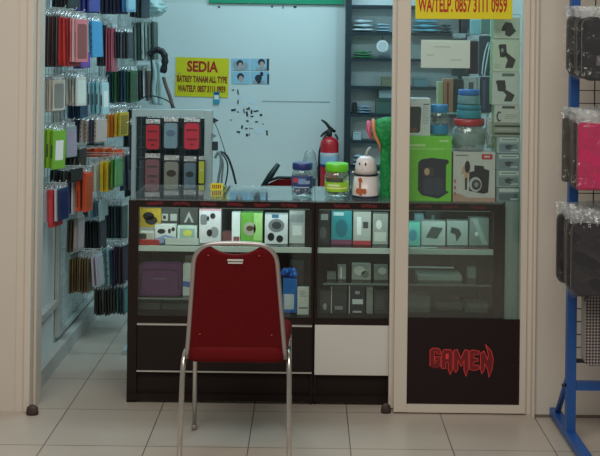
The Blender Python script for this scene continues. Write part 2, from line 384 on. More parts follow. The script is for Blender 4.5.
# ------------------------------------------------------------------ display counters
YC, YCB = 4.45, 4.90
ZT = at(315, 200.6, YC).z
cA0 = at(127.5, 300, YC).x; cA1 = at(314, 300, YC).x; cB1 = at(503, 300, YC).x
z_s1 = .672; z_deck = .373; z_top0 = ZT-.036
def counter(name, label, x0, x1, group, mid, panel):
    pL, pR = (.042, .012) if panel == 'drawers' else (.012, .042)
    wd = x1-x0; r = thing(name, label, 'display counter', ((x0+x1)/2, YC, 0), 0, group); h = wd/2; D = YCB-YC
    b = MB()
    for sg, pw in ((-1, pL), (1, pR)):
        b.bb(sg*h, sg*(h-pw), 0, .042, 0, ZT-.008, bev=.002); b.bb(sg*h, sg*(h-pw), D-.042, D, 0, ZT-.008)
        b.bb(sg*h, sg*(h-.008), .042, D-.042, 0, ZT-.008)
    b.bb(-h+pL, h-pR, 0, .02, z_top0, ZT-.008)                                                  # front top rail
    b.bb(-h+pL, h-pR, D-.02, D, z_top0, ZT-.008)
    b.bb(-h+pL, h-pR, .0, D, z_deck-.03, z_deck)                                                # deck
    b.bb(-h+pL, h-pR, .012, D-.02, .03, z_deck-.03); b.bb(-h+.02, h-.02, .03, D-.03, 0, .03)
    b.build('cabinet_body', M['dark'], r)
    MB().bb(-h+pL, h-pR, D-.012, D-.004, z_deck, z_top0).build('back_panel', M['lam_in'], r)
    MB().bb(-h, h, -.002, D, ZT-.007, ZT).build('glass_top', M['glass_top'], r)
    MB().bb(-h+pL, h-pR, .003, .008, z_deck, z_top0).build('front_glass', M['glass'], r)
    e = MB().bb(-h+pL, h-pR, .022, D-.015, z_s1-.006, z_s1).build('glass_shelf', M['glass'], r)
    MB().bb(-h+pL, h-pR, .016, .022, z_s1-.022, z_s1+.001).build('shelf_edge', mat('white_shelf_edge', (206, 216, 210), .4, noise=.04), e)
    if mid:
        xa, xb, z = mid
        e = MB().bb(xa, xb, .03, D-.015, z-.006, z).build('glass_shelf', M['glass'], r)
        MB().bb(xa+.001, xb-.001, .024, .030, z-.006, z+.001).build('shelf_edge', mat('dull_shelf_edge', (110, 118, 112), .4, noise=.1), e)
    # lower front
    zA = at(200, 323.6, YC).z; zB = at(200, 371.6, YC).z
    if panel == 'drawers':
        MB().bb(-h+.046, h-.008, -.010, .002, zB+.006, zA-.006).build('drawer_front', mat('black_brown_gloss', (31, 22, 20), .5, spec=.25, noise=.1), r)
        MB().bb(-h+.044, h-.006, -.012, .0, zA-.006, zA).build('trim_strip', M['silver'], r)
        MB().bb(-h+.044, h-.006, -.012, .0, zB, zB+.006).build('trim_strip', M['silver'], r)
    else:
        MB().bb(-h+.004, -h+.40, -.012, .0, at(350, 374.5, YC).z, at(350, 325, YC).z, bev=.002).build('drawer_front', M['white_lam'], r)
    MB().bb(-h+.004, h-.004, -.006, .0, .012, .040).build('plinth', M['dark'], r)
    ls = MB().bb(-h+pL+.01, h-pR-.01, .022, .034, z_top0-.008, z_top0).build('added_light_strip', mat('added_strip_diffuser', (225, 240, 240), .4, noise=.02), r)  # invented strip under the rail, gives the added fill lamp a body
    l = bpy.data.lights.new('light_strip_lamp', 'AREA'); l.shape = 'RECTANGLE'; l.size = wd-.12; l.size_y = .012; l.energy = .55; l.color = (.85, .97, 1.0)  # added fill lamp, brightens the boxes on the upper display shelf
    lo = bpy.data.objects.new('light_strip_lamp', l); COL.objects.link(lo); lo.parent = r; lo.location = (0, .03, z_top0-.0095); lo.rotation_euler = (math.radians(25), 0, 0)
    # red printed strip on the top rail
    n = 6
    for k in range(n):
        q = MB(); cx = -h+.055+(k+.5)*(wd-.11)/n
        for j in range(9):
            zz = z_top0+.015+random.uniform(-.0035, .0035)
            q.bb(cx-.034+j*.0078, cx-.034+j*.0078+.0062, -.0012, 0, zz-random.uniform(.004, .008), zz+random.uniform(.004, .008))
        q.build('red_print', mat('dull_red_print', (104, 12, 28), .6, noise=.3, nscale=90), r)
    return r
cA = counter('display_counter', 'black glass display counter with drawers, behind the red chair', cA0, cA1-.001, 'glass display counters', (-.36, -.02, .445), 'drawers')
cB = counter('display_counter', 'black glass display counter with white lower panel, behind the centre door stile', cA1+.001, cB1, 'glass display counters', (-.37, .36, .517), 'white')

# ------------------------------------------------------------------ boxes with printed faces
def carton(name, label, cat, x0, x1, ytop, zrest, Y, depth, c, prints=(), group=None, lean=0, side=None, bev=.001):
    """box whose front face spans pixels x0..x1, its top at pixel row ytop, standing at height zrest"""
    a = at(x0, ytop, Y); b = at(x1, ytop, Y); zt_ = (a.z+b.z)/2; wd = b.x-a.x; ht = zt_-zrest
    mb = MB(); m = col(c) if isinstance(c, tuple) else c
    mb.box((0, depth/2, ht/2), (wd, depth, ht), m, bev=bev)
    if side: mb.bb(-wd/2-.0005, -wd/2, .002, depth-.002, .002, ht-.002, col(side))
    for q in prints:
        kind, u0, v0, u1, v1, pc = q[:6]
        X0, X1, Z1, Z0 = -wd/2+u0*wd, -wd/2+u1*wd, ht*(1-v0), ht*(1-v1); pm = col(pc) if isinstance(pc, tuple) else pc
        yy = -.0006-(.0004*(q[6] if len(q) > 6 else 0))
        if kind == 'r': mb.bb(X0, X1, yy, .0004, Z0, Z1, pm)
        elif kind == 'e': mb.prism([((X0+X1)/2+(X1-X0)/2*math.cos(t*PI/12), (Z0+Z1)/2+(Z1-Z0)/2*math.sin(t*PI/12)) for t in range(24)], yy, .0004, pm)
        elif kind == 'rr': mb.prism(rrect(X0, X1, Z0, Z1, min(X1-X0, Z1-Z0)*.25, 4), yy, .0004, pm)
        elif kind == 'l':   # lines of small print
            n = max(1, int((v1-v0)*ht/.007))
            for k in range(n):
                z = Z1-(k+.5)*(Z1-Z0)/n; mb.bb(X0, X0+(X1-X0)*random.uniform(.6, 1), yy, .0004, z-.0012, z+.0012, pm)
        elif kind == 'p':
            mb.prism([(X0+px_*(X1-X0), Z1-pz*(Z1-Z0)) for px_, pz in q[7]], yy, .0004, pm)
    o = mb.build(name, None, None, ((a.x+b.x)/2, Y, zrest+.0003)); o.rotation_euler = (lean, 0, 0)
    return tag(o, label, cat, group)
bk = (34, 36, 40); gr = (120, 124, 126); wh = (214, 214, 208)
ZS = z_s1+.0005; ZD = z_deck+.0005; Yb = 4.50
# top shelf, left counter (rear row first)
C = carton
C('product_box', 'yellow and white box with black camera picture at left end of display', 'box', 138.5, 161, 206, ZS, 4.60, .05, (228, 190, 60), [('e', .2, .18, .7, .42, bk), ('e', .3, .3, .85, .55, (52, 58, 60)), ('r', 0, .62, 1, 1, wh)])
C('product_box', 'white box with small black block picture, front left corner of display', 'box', 137, 153, 232.5, ZS, Yb, .05, (200, 200, 190), [('rr', .1, .1, .6, .55, (60, 64, 66))])
C('product_box', 'dark grey box with two pale squares, on the upper display shelf', 'box', 159.5, 178.5, 207.5, ZS, 4.62, .05, (86, 92, 92), [('r', .12, .2, .45, .42, wh), ('r', .58, .2, .92, .42, wh), ('r', .2, .25, .34, .36, bk, 1)])
C('product_box', 'dark grey box with white triangle outline on the upper display shelf', 'box', 180, 198, 208.5, ZS, 4.62, .05, (90, 94, 90), [('p', .15, .1, .85, .45, wh, 0, [(.1, 1), (.5, .0), (.9, 1), (.7, 1), (.5, .45), (.3, 1)])])
C('product_box', 'white box with black earbuds over a blue base on the display shelf', 'box', 155, 176, 225, ZS, 4.54, .04, (212, 214, 210), [('e', .12, .22, .5, .5, bk), ('e', .62, .2, .76, .48, bk), ('e', .78, .12, .95, .36, bk), ('p', 0, .55, 1, 1, (140, 155, 190), 0, [(0, .5), (.5, 0), (1, .3), (1, 1), (0, 1)])])
C('product_box', 'pale green framed box with yellow picture on the display shelf', 'box', 177.5, 197, 226.5, ZS, 4.54, .04, (196, 210, 200), [('r', .12, .12, .88, .8, (150, 170, 160)), ('e', .3, .2, .75, .6, (205, 205, 90), 1)])
o = MB().bb(-.085, .085, 0, .004, 0, .05, col((214, 222, 216))).bb(-.085, .085, 0, .09, 0, .004, col((200, 210, 205))).bb(-.085, -.081, 0, .09, 0, .05, col((214, 222, 216))).bb(.081, .085, 0, .09, 0, .05, col((214, 222, 216))).build('display_tray', None, None, (at(182, 250, 4.49).x, 4.482, ZS+.0005)); o.scale = (.9, .3, .62)
tag(o, 'low white plastic tray at the front edge of the display shelf', 'tray')
o = MB().bb(-.048, .048, 0, .02, 0, .022, col((178, 44, 40))).build('price_strip', None, None, (at(148, 250, 4.485).x, 4.478, ZS+.0005)); tag(o, 'short red strip lying at the left front edge of display shelf', 'price strip')
C('product_box', 'white box with two grey speaker pictures beside the framed box', 'box', 199.5, 221, 206.5, ZS, 4.54, .06, (214, 212, 214), [('r', 0, 0, 1, .12, (200, 150, 160)), ('rr', .05, .22, .35, .5, gr), ('e', .5, .18, .75, .34, bk), ('e', .35, .62, .6, .82, bk), ('e', .5, .55, .9, .85, (140, 142, 144)), ('e', .34, .26, .46, .40, bk, 1)])
C('product_box', 'glossy white narrow box standing next to a green box', 'box', 232, 240.5, 212.5, ZS, 4.56, .04, (235, 238, 238), [('r', .2, .8, .9, 1, (150, 90, 90))])
C('product_box', 'brown red small box between white speaker box and green box', 'box', 222.5, 231.5, 232, ZS, 4.58, .04, (130, 80, 80))
C('product_box', 'green box with brown picture on the display shelf above the chair', 'box', 241, 262.5, 213, ZS, 4.55, .05, (110, 175, 70), [('e', .12, .3, .7, .75, (170, 170, 150)), ('e', .25, .42, .6, .6, (90, 70, 60), 1), ('r', .6, 0, 1, .9, (165, 210, 130))])
C('product_box', 'white box with black headset picture on the display shelf', 'box', 265, 288, 214.5, ZS, 4.54, .05, (208, 212, 212), [('e', .15, .15, .85, .6, (120, 124, 126)), ('e', .3, .24, .72, .5, (60, 66, 68), 1), ('e', .12, .62, .42, .9, bk), ('e', .5, .7, .8, .95, bk), ('r', .3, .0, .6, .12, (60, 110, 140))])
C('product_box', 'white plain box right of the headset box under counter top', 'box', 289.5, 305, 211, ZS, 4.56, .05, (190, 196, 194), [('r', .1, .1, .9, .35, (160, 168, 168)), ('r', .2, .45, .8, .75, (226, 232, 230))])
C('product_box', 'small dark box behind the green and white boxes', 'box', 243, 264, 204.8+2, ZS, 4.68, .05, (70, 84, 86))
# top shelf, right counter
C('product_box', 'black box with pale label by the middle of the display', 'box', 318.5, 330.5, 210, ZS, 4.56, .05, (52, 56, 56), [('r', .2, .12, .8, .3, (170, 178, 176)), ('e', .1, .5, .7, .85, (90, 96, 96))])
C('product_box', 'teal box on the display shelf left of the centre stile', 'box', 331.5, 352, 211, ZS, 4.55, .05, (40, 140, 148), [('e', .2, .25, .8, .78, (24, 106, 120)), ('r', 0, .86, 1, 1, (120, 60, 90)), ('r', .1, .04, .6, .14, (180, 215, 215))])
C('product_box', 'pale grey box with silver parts beside the teal box', 'box', 353.5, 371, 212, ZS, 4.55, .05, (170, 174, 166), [('r', .2, .15, .45, .7, (216, 220, 214)), ('r', .55, .3, .85, .5, (60, 64, 64)), ('r', 0, .88, 1, 1, (170, 50, 60))])
C('product_box', 'grey clear faced box nearest the centre stile on the display shelf', 'box', 373, 388, 214, ZS, 4.56, .05, (150, 156, 146), [('e', .2, .2, .6, .5, (210, 214, 206)), ('r', .1, .6, .9, .9, (190, 192, 184))])
C('product_box', 'teal green box just right of the centre stile in the display', 'box', 404, 420.5, 222.5, ZS, 4.54, .05, (104, 196, 180), [('e', .3, .3, .8, .8, (70, 150, 170))])
C('product_box', 'white box with tilted dark tablet picture behind door glass', 'box', 421.5, 445.5, 221.5, ZS, 4.55, .05, (176, 188, 182), [('p', .18, .22, .9, .72, (64, 78, 76), 0, [(.35, 0), (1, .1), (.65, 1), (0, .9)])])
C('product_box', 'pale box with dark earbud picture behind door glass', 'box', 447, 468, 221, ZS, 4.56, .05, (164, 176, 170), [('p', .1, .25, .7, .85, (50, 60, 58), 0, [(.2, 0), (.8, .15), (1, .5), (.6, 1), (.5, .5), (.1, .4)])])
C('product_box', 'grey box with pale slanting stripe at right end of display', 'box', 469.5, 489, 218, ZS, 4.56, .05, (128, 142, 134), [('p', .05, .05, .95, .95, (160, 176, 168), 0, [(.1, 0), (.4, 0), (1, 1), (.7, 1)]), ('e', .28, .5, .45, .66, (220, 225, 215))])
C('product_box', 'dark small box in the back row behind the door glass', 'box', 426, 440, 209, ZS, 4.70, .05, (48, 66, 66), [('r', .4, .2, .6, .8, (140, 170, 170))])
C('product_box', 'small pale cyan box in the back row behind the teal green box', 'box', 415, 424, 215, ZS, 4.66, .05, (140, 190, 200))
C('price_strip', 'white price strip with black figures on shelf edge behind door glass', 'price strip', 404, 437, 247.5, ZS+.0005, 4.479, .01, (188, 206, 200), [('r', .62, .3, .95, .7, (90, 110, 105))])
C('price_strip', 'dull red price strip at the right end of the display shelf edge', 'price strip', 438, 489, 248.5, ZS+.0005, 4.479, .01, (150, 60, 70))
# lower rows, left counter
zm = .4455
mb = MB()
poly = rrect(-.094, .094, 0, .142, .018, 5)
mb.prism(poly, -.022, .022, mat('dark_purple_cloth', (92, 46, 92), .7, noise=.2, bump=.3)); mb.prism(rrect(-.088, .088, .006, .136, .015, 5), -.027, .027, mat('dark_purple_cloth', (62, 44, 62)))
o = mb.build('laptop_pouch', None, None, (at(160.5, 297, 4.53).x, 4.53, zm)); tag(o, 'dark purple rounded pouch on the lower display shelf at left', 'pouch')
MB().bb(-.030, .030, -.0285, -.027, .074, .080).build('badge', mat('dull_badge', (100, 90, 104), .5, noise=.1), o)
MB().tube([(-.080, -.028, .03), (-.083, -.03, .08), (-.074, -.03, .115), (0, -.029, .121), (.074, -.03, .115), (.083, -.03, .08), (.080, -.028, .03)], .0016).build('zip', M['wire'], o)
C('product_box', 'white and blue box beside the purple pouch on lower shelf', 'box', 183, 197, 264.5, zm, 4.52, .04, (196, 200, 196), [('p', 0, .5, 1, .78, (60, 100, 170), 0, [(0, .1), (1, .3), (1, 1), (0, .7)])])
C('product_box', 'dull tan box behind the white and blue box', 'box', 185, 200, 257, zm, 4.60, .04, (140, 132, 116))
for i, (x0, x1, yt) in enumerate([(138, 160, 303), (162, 192, 304)]):
    C('product_box', ['grey flat carton under the lower glass shelf, left one', 'grey flat carton under the lower glass shelf, right one'][i], 'box', x0, x1, yt, ZD, 4.56, .1, [(96, 100, 98), (84, 88, 86)][i])
C('product_box', 'blue box with white label beside the chair back in counter', 'box', 283, 297, 279, ZD, 4.53, .04, (40, 110, 190), [('r', .1, .45, .8, .9, (196, 206, 214))])
C('product_box', 'white leaning card box with printed lines right of the blue box', 'box', 297.5, 309, 287.5, ZD, 4.50, .02, (206, 208, 202), [('l', .2, .1, .8, .35, gr), ('r', .15, .72, .9, .78, (120, 120, 120))])
C('product_box', 'dark grey tall box behind the blue box', 'box', 290, 304, 262, ZD, 4.66, .05, (76, 74, 72))
mb = MB(); random.seed(3)
for k in range(14):
    a = random.uniform(-.03, .03); mb.lathe([(.001, 0), (.012, .003), (.015, .012), (.011, .022), (.001, .026)], (a, random.uniform(-.01, .01), .0+random.uniform(0, .02)), n=9)
o = mb.build('blue_bag', mat('blue_plastic', (34, 100, 190), .35, noise=.2, coat=.3), None, (at(290, 278, 4.55).x, 4.555, at(290, 279, 4.54).z+.003)); tag(o, 'crumpled blue plastic bag on top of the blue box', 'bag')
# lower rows, right counter
zq = .5175
for i, (x0, x1, yt, c, pr, lab) in enumerate([
    (327, 336, 273, (96, 104, 98), [], 'dull grey small box, left end of the middle shelf'),
    (338, 346, 266, (130, 136, 130), [('r', .3, .1, .5, .9, (200, 204, 198))], 'pale gadget pack with white stem on middle shelf'),
    (352, 371, 264.5, (140, 146, 138), [('e', .1, .1, .7, .7, (186, 190, 180)), ('e', .5, .4, .9, .9, (100, 106, 100))], 'silver grey mottled pack in the centre of middle shelf'),
    (374, 388, 266, (112, 118, 110), [('e', .3, .1, .9, .6, (170, 176, 168))], 'grey pack next to centre stile on middle shelf')]):
    C('product_pack', lab, 'pack', x0, x1, yt, zq, 4.55, .04, c, pr)
for i, (x0, x1, yt, c, pr, lab) in enumerate([
    (319.5, 330, 291, (60, 62, 62), [('e', .35, .55, .7, .85, (170, 172, 168))], 'dark box with pale dot on counter floor'),
    (331, 347, 287, (48, 50, 54), [('r', 0, .0, .06, 1, (190, 192, 188)), ('r', .25, .72, .75, .86, (140, 144, 142))], 'black box with white left edge on counter floor'),
    (349, 365, 286, (36, 42, 60), [('r', .22, .48, .88, .66, (214, 218, 220)), ('rr', .38, .18, .68, .3, (170, 176, 180)), ('r', .25, .9, .8, .97, (190, 190, 190)), ('r', 0, 0, .06, 1, (196, 198, 194))], 'navy box with white label on counter floor'),
    (366.5, 373, 289, (140, 142, 136), [], 'slim grey box beside the navy box'),
    (374.5, 389, 292, (66, 68, 66), [('l', .1, .2, .8, .8, (96, 98, 94))], 'dark grey box next to centre stile on counter floor')]):
    C('product_box', lab, 'box', x0, x1, yt, ZD, 4.53, .05, c, pr)
for i, (x0, x1, yt, z0, Y, dp, c, lab) in enumerate([
    (418, 462, 276, zq, 4.55, .12, (150, 160, 152), 'long pale flat carton on middle shelf behind door glass'),
    (468, 476, 268, zq, 4.60, .05, (150, 160, 150), 'small white pack right of the long flat carton'),
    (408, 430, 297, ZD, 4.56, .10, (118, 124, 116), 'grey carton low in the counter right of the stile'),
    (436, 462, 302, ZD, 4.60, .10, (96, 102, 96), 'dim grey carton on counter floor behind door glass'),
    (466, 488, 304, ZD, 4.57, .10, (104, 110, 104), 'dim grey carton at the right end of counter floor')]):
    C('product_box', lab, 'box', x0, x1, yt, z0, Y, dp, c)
o = MB().bb(-.11, .11, -.004, .004, 0, .006).build('light_tube', mat('white_strip', (200, 206, 200), .4, noise=.02), None, (at(429, 268, 4.6).x, 4.58, at(429, 268, 4.58).z))
MB().bb(-.11, -.105, -.004, .004, 0, .045).bb(.105, .11, -.004, .004, 0, .045).build('bracket', M['lam_in'], o)
tag(o, 'thin white strip hanging below the upper shelf behind door glass', 'strip')

# ------------------------------------------------------------------ on the counter, right of the centre stile (behind the door glass)
ZC = ZT+.0005
zg = at(430, 136.5, 4.47).z
C('speaker_box', 'bright green box with black speaker picture on the counter', 'box', 408, 452, 136.5, ZC, 4.47, .19, (122, 206, 56), [
    ('p', .24, .33, .96, .96, (32, 40, 52), 0, [(.0, .12), (.1, .04), (.42, 0), (.92, .04), (.98, .1), (.88, .18), (.88, .8), (.98, .84), (.65, 1), (.12, .92), (.0, .8)]),
    ('rr', .36, .48, .60, .62, (70, 64, 60), 1), ('e', .38, .49, .50, .60, (200, 170, 130), 2), ('rr', .36, .64, .82, .90, (54, 60, 78), 1), ('r', .60, .64, .61, .9, (30, 36, 46), 2),
    ('r', .04, .12, .40, .155, (190, 225, 150)), ('r', .04, .18, .85, .21, (160, 215, 110)), ('r', .72, .05, .92, .085, (190, 225, 150))], side=(70, 140, 20))
zw = at(474, 152.5, 4.47).z
C('speaker_box', 'white box with black speaker and red corner label on the counter', 'box', 453.5, 495.5, 152.5, ZC, 4.47, .17, (206, 202, 196), [
    ('r', 0, .84, 1, 1, (190, 150, 130)), ('p', .08, .72, 1, .92, (206, 200, 196), 1, [(0, .5), (.5, 0), (1, .3), (1, 1), (.3, 1)]),
    ('p', .38, .26, .86, .84, (30, 30, 34), 2, [(.25, 0), (.7, .02), (.75, .12), (1, .18), (.95, .95), (.7, 1), (0, .9), (0, .25), (.25, .2)]),
    ('e', .38, .50, .68, .80, (190, 190, 190), 3), ('e', .44, .55, .66, .76, (60, 60, 64), 4), ('e', .50, .60, .60, .70, (150, 150, 150), 5),
    ('p', .16, .2, .36, .72, (200, 160, 130), 2, [(.3, .2), (.9, 0), (1, .5), (.8, 1), (.6, .95), (.5, .4), (.1, .5)]), ('e', .27, .17, .40, .42, (40, 34, 34), 3),
    ('r', .28, .52, .33, .76, (40, 40, 44), 3), ('e', .02, .55, .07, .63, (190, 110, 90), 2), ('e', .02, .68, .07, .76, (190, 110, 90), 2), ('e', .02, .8, .07, .88, (190, 110, 90), 2),
    ('rr', .67, .03, .93, .14, (190, 44, 60), 1), ('r', .73, .065, .87, .1, (230, 190, 190), 2), ('r', .04, .05, .35, .075, gr)], side=(150, 145, 140))
C('speaker_box', 'white box with tall black speaker, standing on the green box', 'box', 407, 430.5, 98.5, zg+.0005, 4.49, .09, (212, 212, 210), [
    ('p', .0, .22, .62, .92, (50, 54, 54), 0, [(.1, .0), (.9, .0), (1, .08), (.92, .94), (.8, 1), (.15, 1), (.0, .9), (.02, .08)]), ('e', .15, .78, .45, .92, (110, 70, 60), 1), ('l', .68, .2, .96, .7, (160, 165, 165)), ('r', .7, .14, .95, .17, (90, 90, 90))])
def jar(name, label, px, ybot, ytop, Y, zrest, w_px, lidc, lidh, body, band=None, content=None, cat='jar', group=None):
    k = Y/F; a = at(px, ytop, Y); h = a.z-zrest; r_ = w_px*k/2
    root = thing(name, label, cat, (a.x, Y, zrest+.0004), 0, group); hb = h-lidh
    MB().lathe([(r_*.85, 0), (r_*.98, .006), (r_, .02), (r_, hb*.82), (r_*.9, hb*.93), (r_*.86, hb)], n=32).build('glass_body', body, root)
    MB().lathe([(r_*.93, hb), (r_*.96, hb+.004), (r_*.96, h-.004), (r_*.90, h)], n=32).build('lid', lidc, root)
    if band: z0, z1, bm_, bits = band; MB().lathe([(r_*1.004, hb*z0), (r_*1.012, hb*z0+.001), (r_*1.012, hb*z1-.001), (r_*1.004, hb*z1)], n=32).build('paper_band', bm_, root); bits and bits(root, r_*1.012, hb)
    if content:
        random.seed(int(px)); cm = MB(); n_, cols, top = content
        for i in range(n_):
            q = random.uniform(0, 2*PI); rr = r_*.78*math.sqrt(random.random()); z = .012+random.random()*hb*top
            cm.lathe([(.001, -.007), (.008, -.004), (.009, .002), (.005, .007), (.001, .008)], (math.cos(q)*rr, math.sin(q)*rr, z), cols[i % len(cols)], n=7)
        cm.build('contents', None, root)['kind'] = 'stuff'
    return root
jar_clear = clear('jar_clear', (.80, .90, .88), .10, .06, white=.06)
sweets_b = [col((30, 50, 110)), col((40, 80, 150)), col((190, 200, 210)), col((40, 40, 70))]
def band_blue(root, r_, hb):
    mb = MB(); 
    for (a0, a1, z0, z1, c) in ((-150, -115, .55, .72, (190, 60, 80)), (-112, -70, .5, .7, (120, 150, 190)), (-150, -50, .36, .40, (170, 190, 210)), (-70, -45, .5, .62, (150, 170, 200))):
        n = 6; P = [(math.radians(a0+(a1-a0)*k/n)) for k in range(n+1)]
        for p0, p1 in zip(P, P[1:]):
            vs = [mb.bm.verts.new((math.cos(p)*(r_+.0008), math.sin(p)*(r_+.0008), hb*z)) for p, z in ((p0, z0), (p1, z0), (p1, z1), (p0, z1))]
            mb._mark([mb.bm.faces.new(vs)], col(c))
    mb.build('band_print', None, root)
YJ = 4.56
jar('candy_jar', 'clear jar with dark blue lid and blue label on the counter', 302.5, 199, 162.5, YJ, ZC, 21, mat('navy_lid', (28, 44, 110), .4, coat=.2, noise=.1), .030, jar_clear, (.33, .78, mat('blue_label', (44, 66, 120), .5, noise=.3, nscale=70), band_blue), (40, sweets_b, .35))
def band_green(root, r_, hb):
    mb = MB()
    for (a0, a1, z0, z1, c) in ((-150, -60, .62, .78, (70, 80, 60)), (-150, -35, .36, .42, (230, 240, 150)), (-140, -80, .46, .54, (220, 236, 170))):
        n = 8; P = [(math.radians(a0+(a1-a0)*k/n)) for k in range(n+1)]
        for p0, p1 in zip(P, P[1:]):
            vs = [mb.bm.verts.new((math.cos(p)*(r_+.0008), math.sin(p)*(r_+.0008), hb*z)) for p, z in ((p0, z0), (p1, z0), (p1, z1), (p0, z1))]
            mb._mark([mb.bm.faces.new(vs)], col(c))
    mb.build('band_print', None, root)
jar('candy_jar', 'clear jar with bright green lid and green label on the counter', 337, 199, 163, YJ, ZC, 24, mat('lime_lid', (104, 205, 30), .4, coat=.2, noise=.1), .036, jar_clear, (.25, .62, mat('lime_label', (150, 205, 50), .5, noise=.2, nscale=60), band_green), (30, [col((60, 140, 60)), col((190, 210, 200)), col((40, 110, 70))], .3))
jar('candy_jar', 'clear jar with blue lid standing on the green speaker box', 439.5, 136, 104.5, 4.55, zg+.0005, 18, mat('sky_blue_lid', (30, 130, 190), .4, coat=.2, noise=.1), .034, jar_clear, (.05, .45, mat('cyan_label', (24, 130, 180), .5, noise=.2), None), (30, [col((50, 70, 80)), col((150, 170, 170))], .7))
zt2 = zw
jar('candy_tub', 'wide clear tub with red lid standing on the white speaker box', 469, 152, 118.5, 4.57, zt2+.0005, 32, mat('red_lid', (180, 36, 44), .4, coat=.2, noise=.1), .030, clear('tub_clear', (.6, .72, .72), .12, .1, white=.25), (.25, .7, mat('grey_green_label', (130, 150, 146), .5, noise=.35, nscale=40), None), (60, [col((90, 110, 110)), col((180, 190, 185))], .8))
zt3 = at(469, 118.5, 4.57).z
jar('candy_jar', 'teal filled jar with teal lid stacked on the red lidded tub', 469, 118, 104.5, 4.57, zt3+.001, 24, mat('teal_lid', (28, 130, 150), .4, noise=.1), .022, jar_clear, (.05, .95, mat('teal_label', (36, 140, 160), .5, noise=.3), None))
zt4 = at(469, 104.5, 4.57).z
jar('candy_jar', 'clear jar with bright blue lid, topmost of the jar stack', 469, 104, 89.5, 4.57, zt4+.001, 22, mat('bright_blue_lid', (30, 110, 190), .4, noise=.1), .024, jar_clear, (.05, .95, mat('pale_teal_label', (110, 150, 160), .5, noise=.4, nscale=60), None))
# clear bag with green and pink sweets
mb = MB()
def lump(u, v, rx=.024, rz=.085, seed=2):
    a = u*2*PI; z = v
    r_ = (math.sin(PI*min(1, max(0, v)))**.5)*(1+.18*math.sin(5*a+9*v+seed)+.1*math.sin(11*v*3+seed))
    return Vector((math.cos(a)*rx*r_, math.sin(a)*rx*.8*r_, z*rz*2))
mb.grid(lambda u, v: lump(u, v), 20, 14)
o = mb.build('candy_bag', clear('bag_clear', (.7, .8, .8), .2, .2, bump=1, bscale=50, white=.35), None, (at(490, 150, 4.57).x, 4.55, zt2+.001))
MB().lathe([(.002, .01), (.013, .02), (.015, .05), (.009, .085), (.002, .09)], m=col((40, 140, 120)), n=10).lathe([(.002, .092), (.01, .1), (.012, .13), (.002, .14)], m=col((170, 80, 110)), n=10).build('contents', None, o)
tag(o, 'crumpled clear bag with green and pink sweets right of the tub', 'bag')

# pedestal and column of white boxes by the right jamb
pw0 = at(503.5+.6, 260, 4.47).x; pw1 = at(520.5, 260, 4.47).x
ped = MB(); ped.bb(pw0+.003, XR-.02, 4.47, 4.66, 0, ZT, bev=.002)
for k in range(6): ped.bb(pw0+.008+k*.022, pw0+.014+k*.022, 4.467, 4.47, .02, ZT-.02)
o = ped.build('pedestal', mat('pale_grey_green_panel', (140, 156, 150), .5, noise=.1, nscale=15)); tag(o, 'narrow pale ribbed stand between counter and right jamb', 'stand')
def cambox(label, y0, y1, Y, x0, x1, style, c=(200, 204, 190)):
    zb = at((x0+x1)/2, y1, Y).z
    if style == 'cam1': pr = [('p', .26, .2, .86, .85, (44, 46, 44), 0, [(.1, .35), (.3, .0), (.7, .05), (.85, .4), (1, .6), (.8, .8), (.6, 1), (.3, .9), (.3, .6), (.05, .6)]), ('l', .08, .5, .28, .7, (150, 154, 146)), ('r', .02, .92, 1, .96, (120, 124, 112))]
    elif style == 'cam2': pr = [('p', .2, .12, .52, .55, (44, 46, 44), 0, [(0, .1), (.2, 0), (.9, .0), (1, .7), (.7, 1), (.2, .95), (.15, .5)]), ('e', .30, .25, .40, .38, (150, 152, 146), 1), ('p', .42, .35, .85, .88, (44, 46, 44), 0, [(.1, .0), (1, .5), (.75, 1), (.1, 1), (.3, .5), (.0, .2)]), ('l', .06, .75, .4, .9, (150, 154, 146))]
    elif style == 'cam3': pr = [('r', .35, .04, .8, .13, (90, 104, 98)), ('p', .12, .25, .5, .6, (44, 46, 44), 0, [(0, .1), (.2, 0), (.9, .0), (1, .7), (.7, 1), (.2, .95), (.15, .5)]), ('p', .38, .5, .82, .9, (44, 46, 44), 0, [(.1, .0), (1, .5), (.75, 1), (.1, 1), (.3, .5), (.0, .2)])]
    elif style == 'c': pr = [('e', .08, .35, .3, .95, (70, 74, 72)), ('e', .14, .45, .32, .85, (196, 198, 190), 1), ('r', .3, .05, .8, .2, (70, 78, 76)), ('l', .4, .5, .9, .8, (150, 152, 146))]
    elif style == 'olive': pr = [('r', .0, .15, 1, .3, (54, 60, 50)), ('r', 0, .7, 1, .85, (44, 48, 44)), ('r', .1, .4, .9, .55, (170, 172, 164))]
    else:
        random.seed(int(y0)); pr = [('r', .12, .05, .95, .28, (206, 214, 210)), ('r', .2, .12, .85, .2, (130, 140, 140), 1), ('rr', .1, .4, .9, .9, (120, 138, 142)), ('p', .3, .45, .75, .8, (54, 64, 68), 1, [(.1, .2), (.5, 0), (1, .3), (.6, .6), (.9, 1), (.2, .8)]), ('r', .6, .75, .9, .85, (200, 205, 205), 1)]
    return C('accessory_box', label, 'box', x0, x1, y0, zb, Y, .07, c, pr, side=tuple(int(v*.9) for v in (150, 190, 130)))
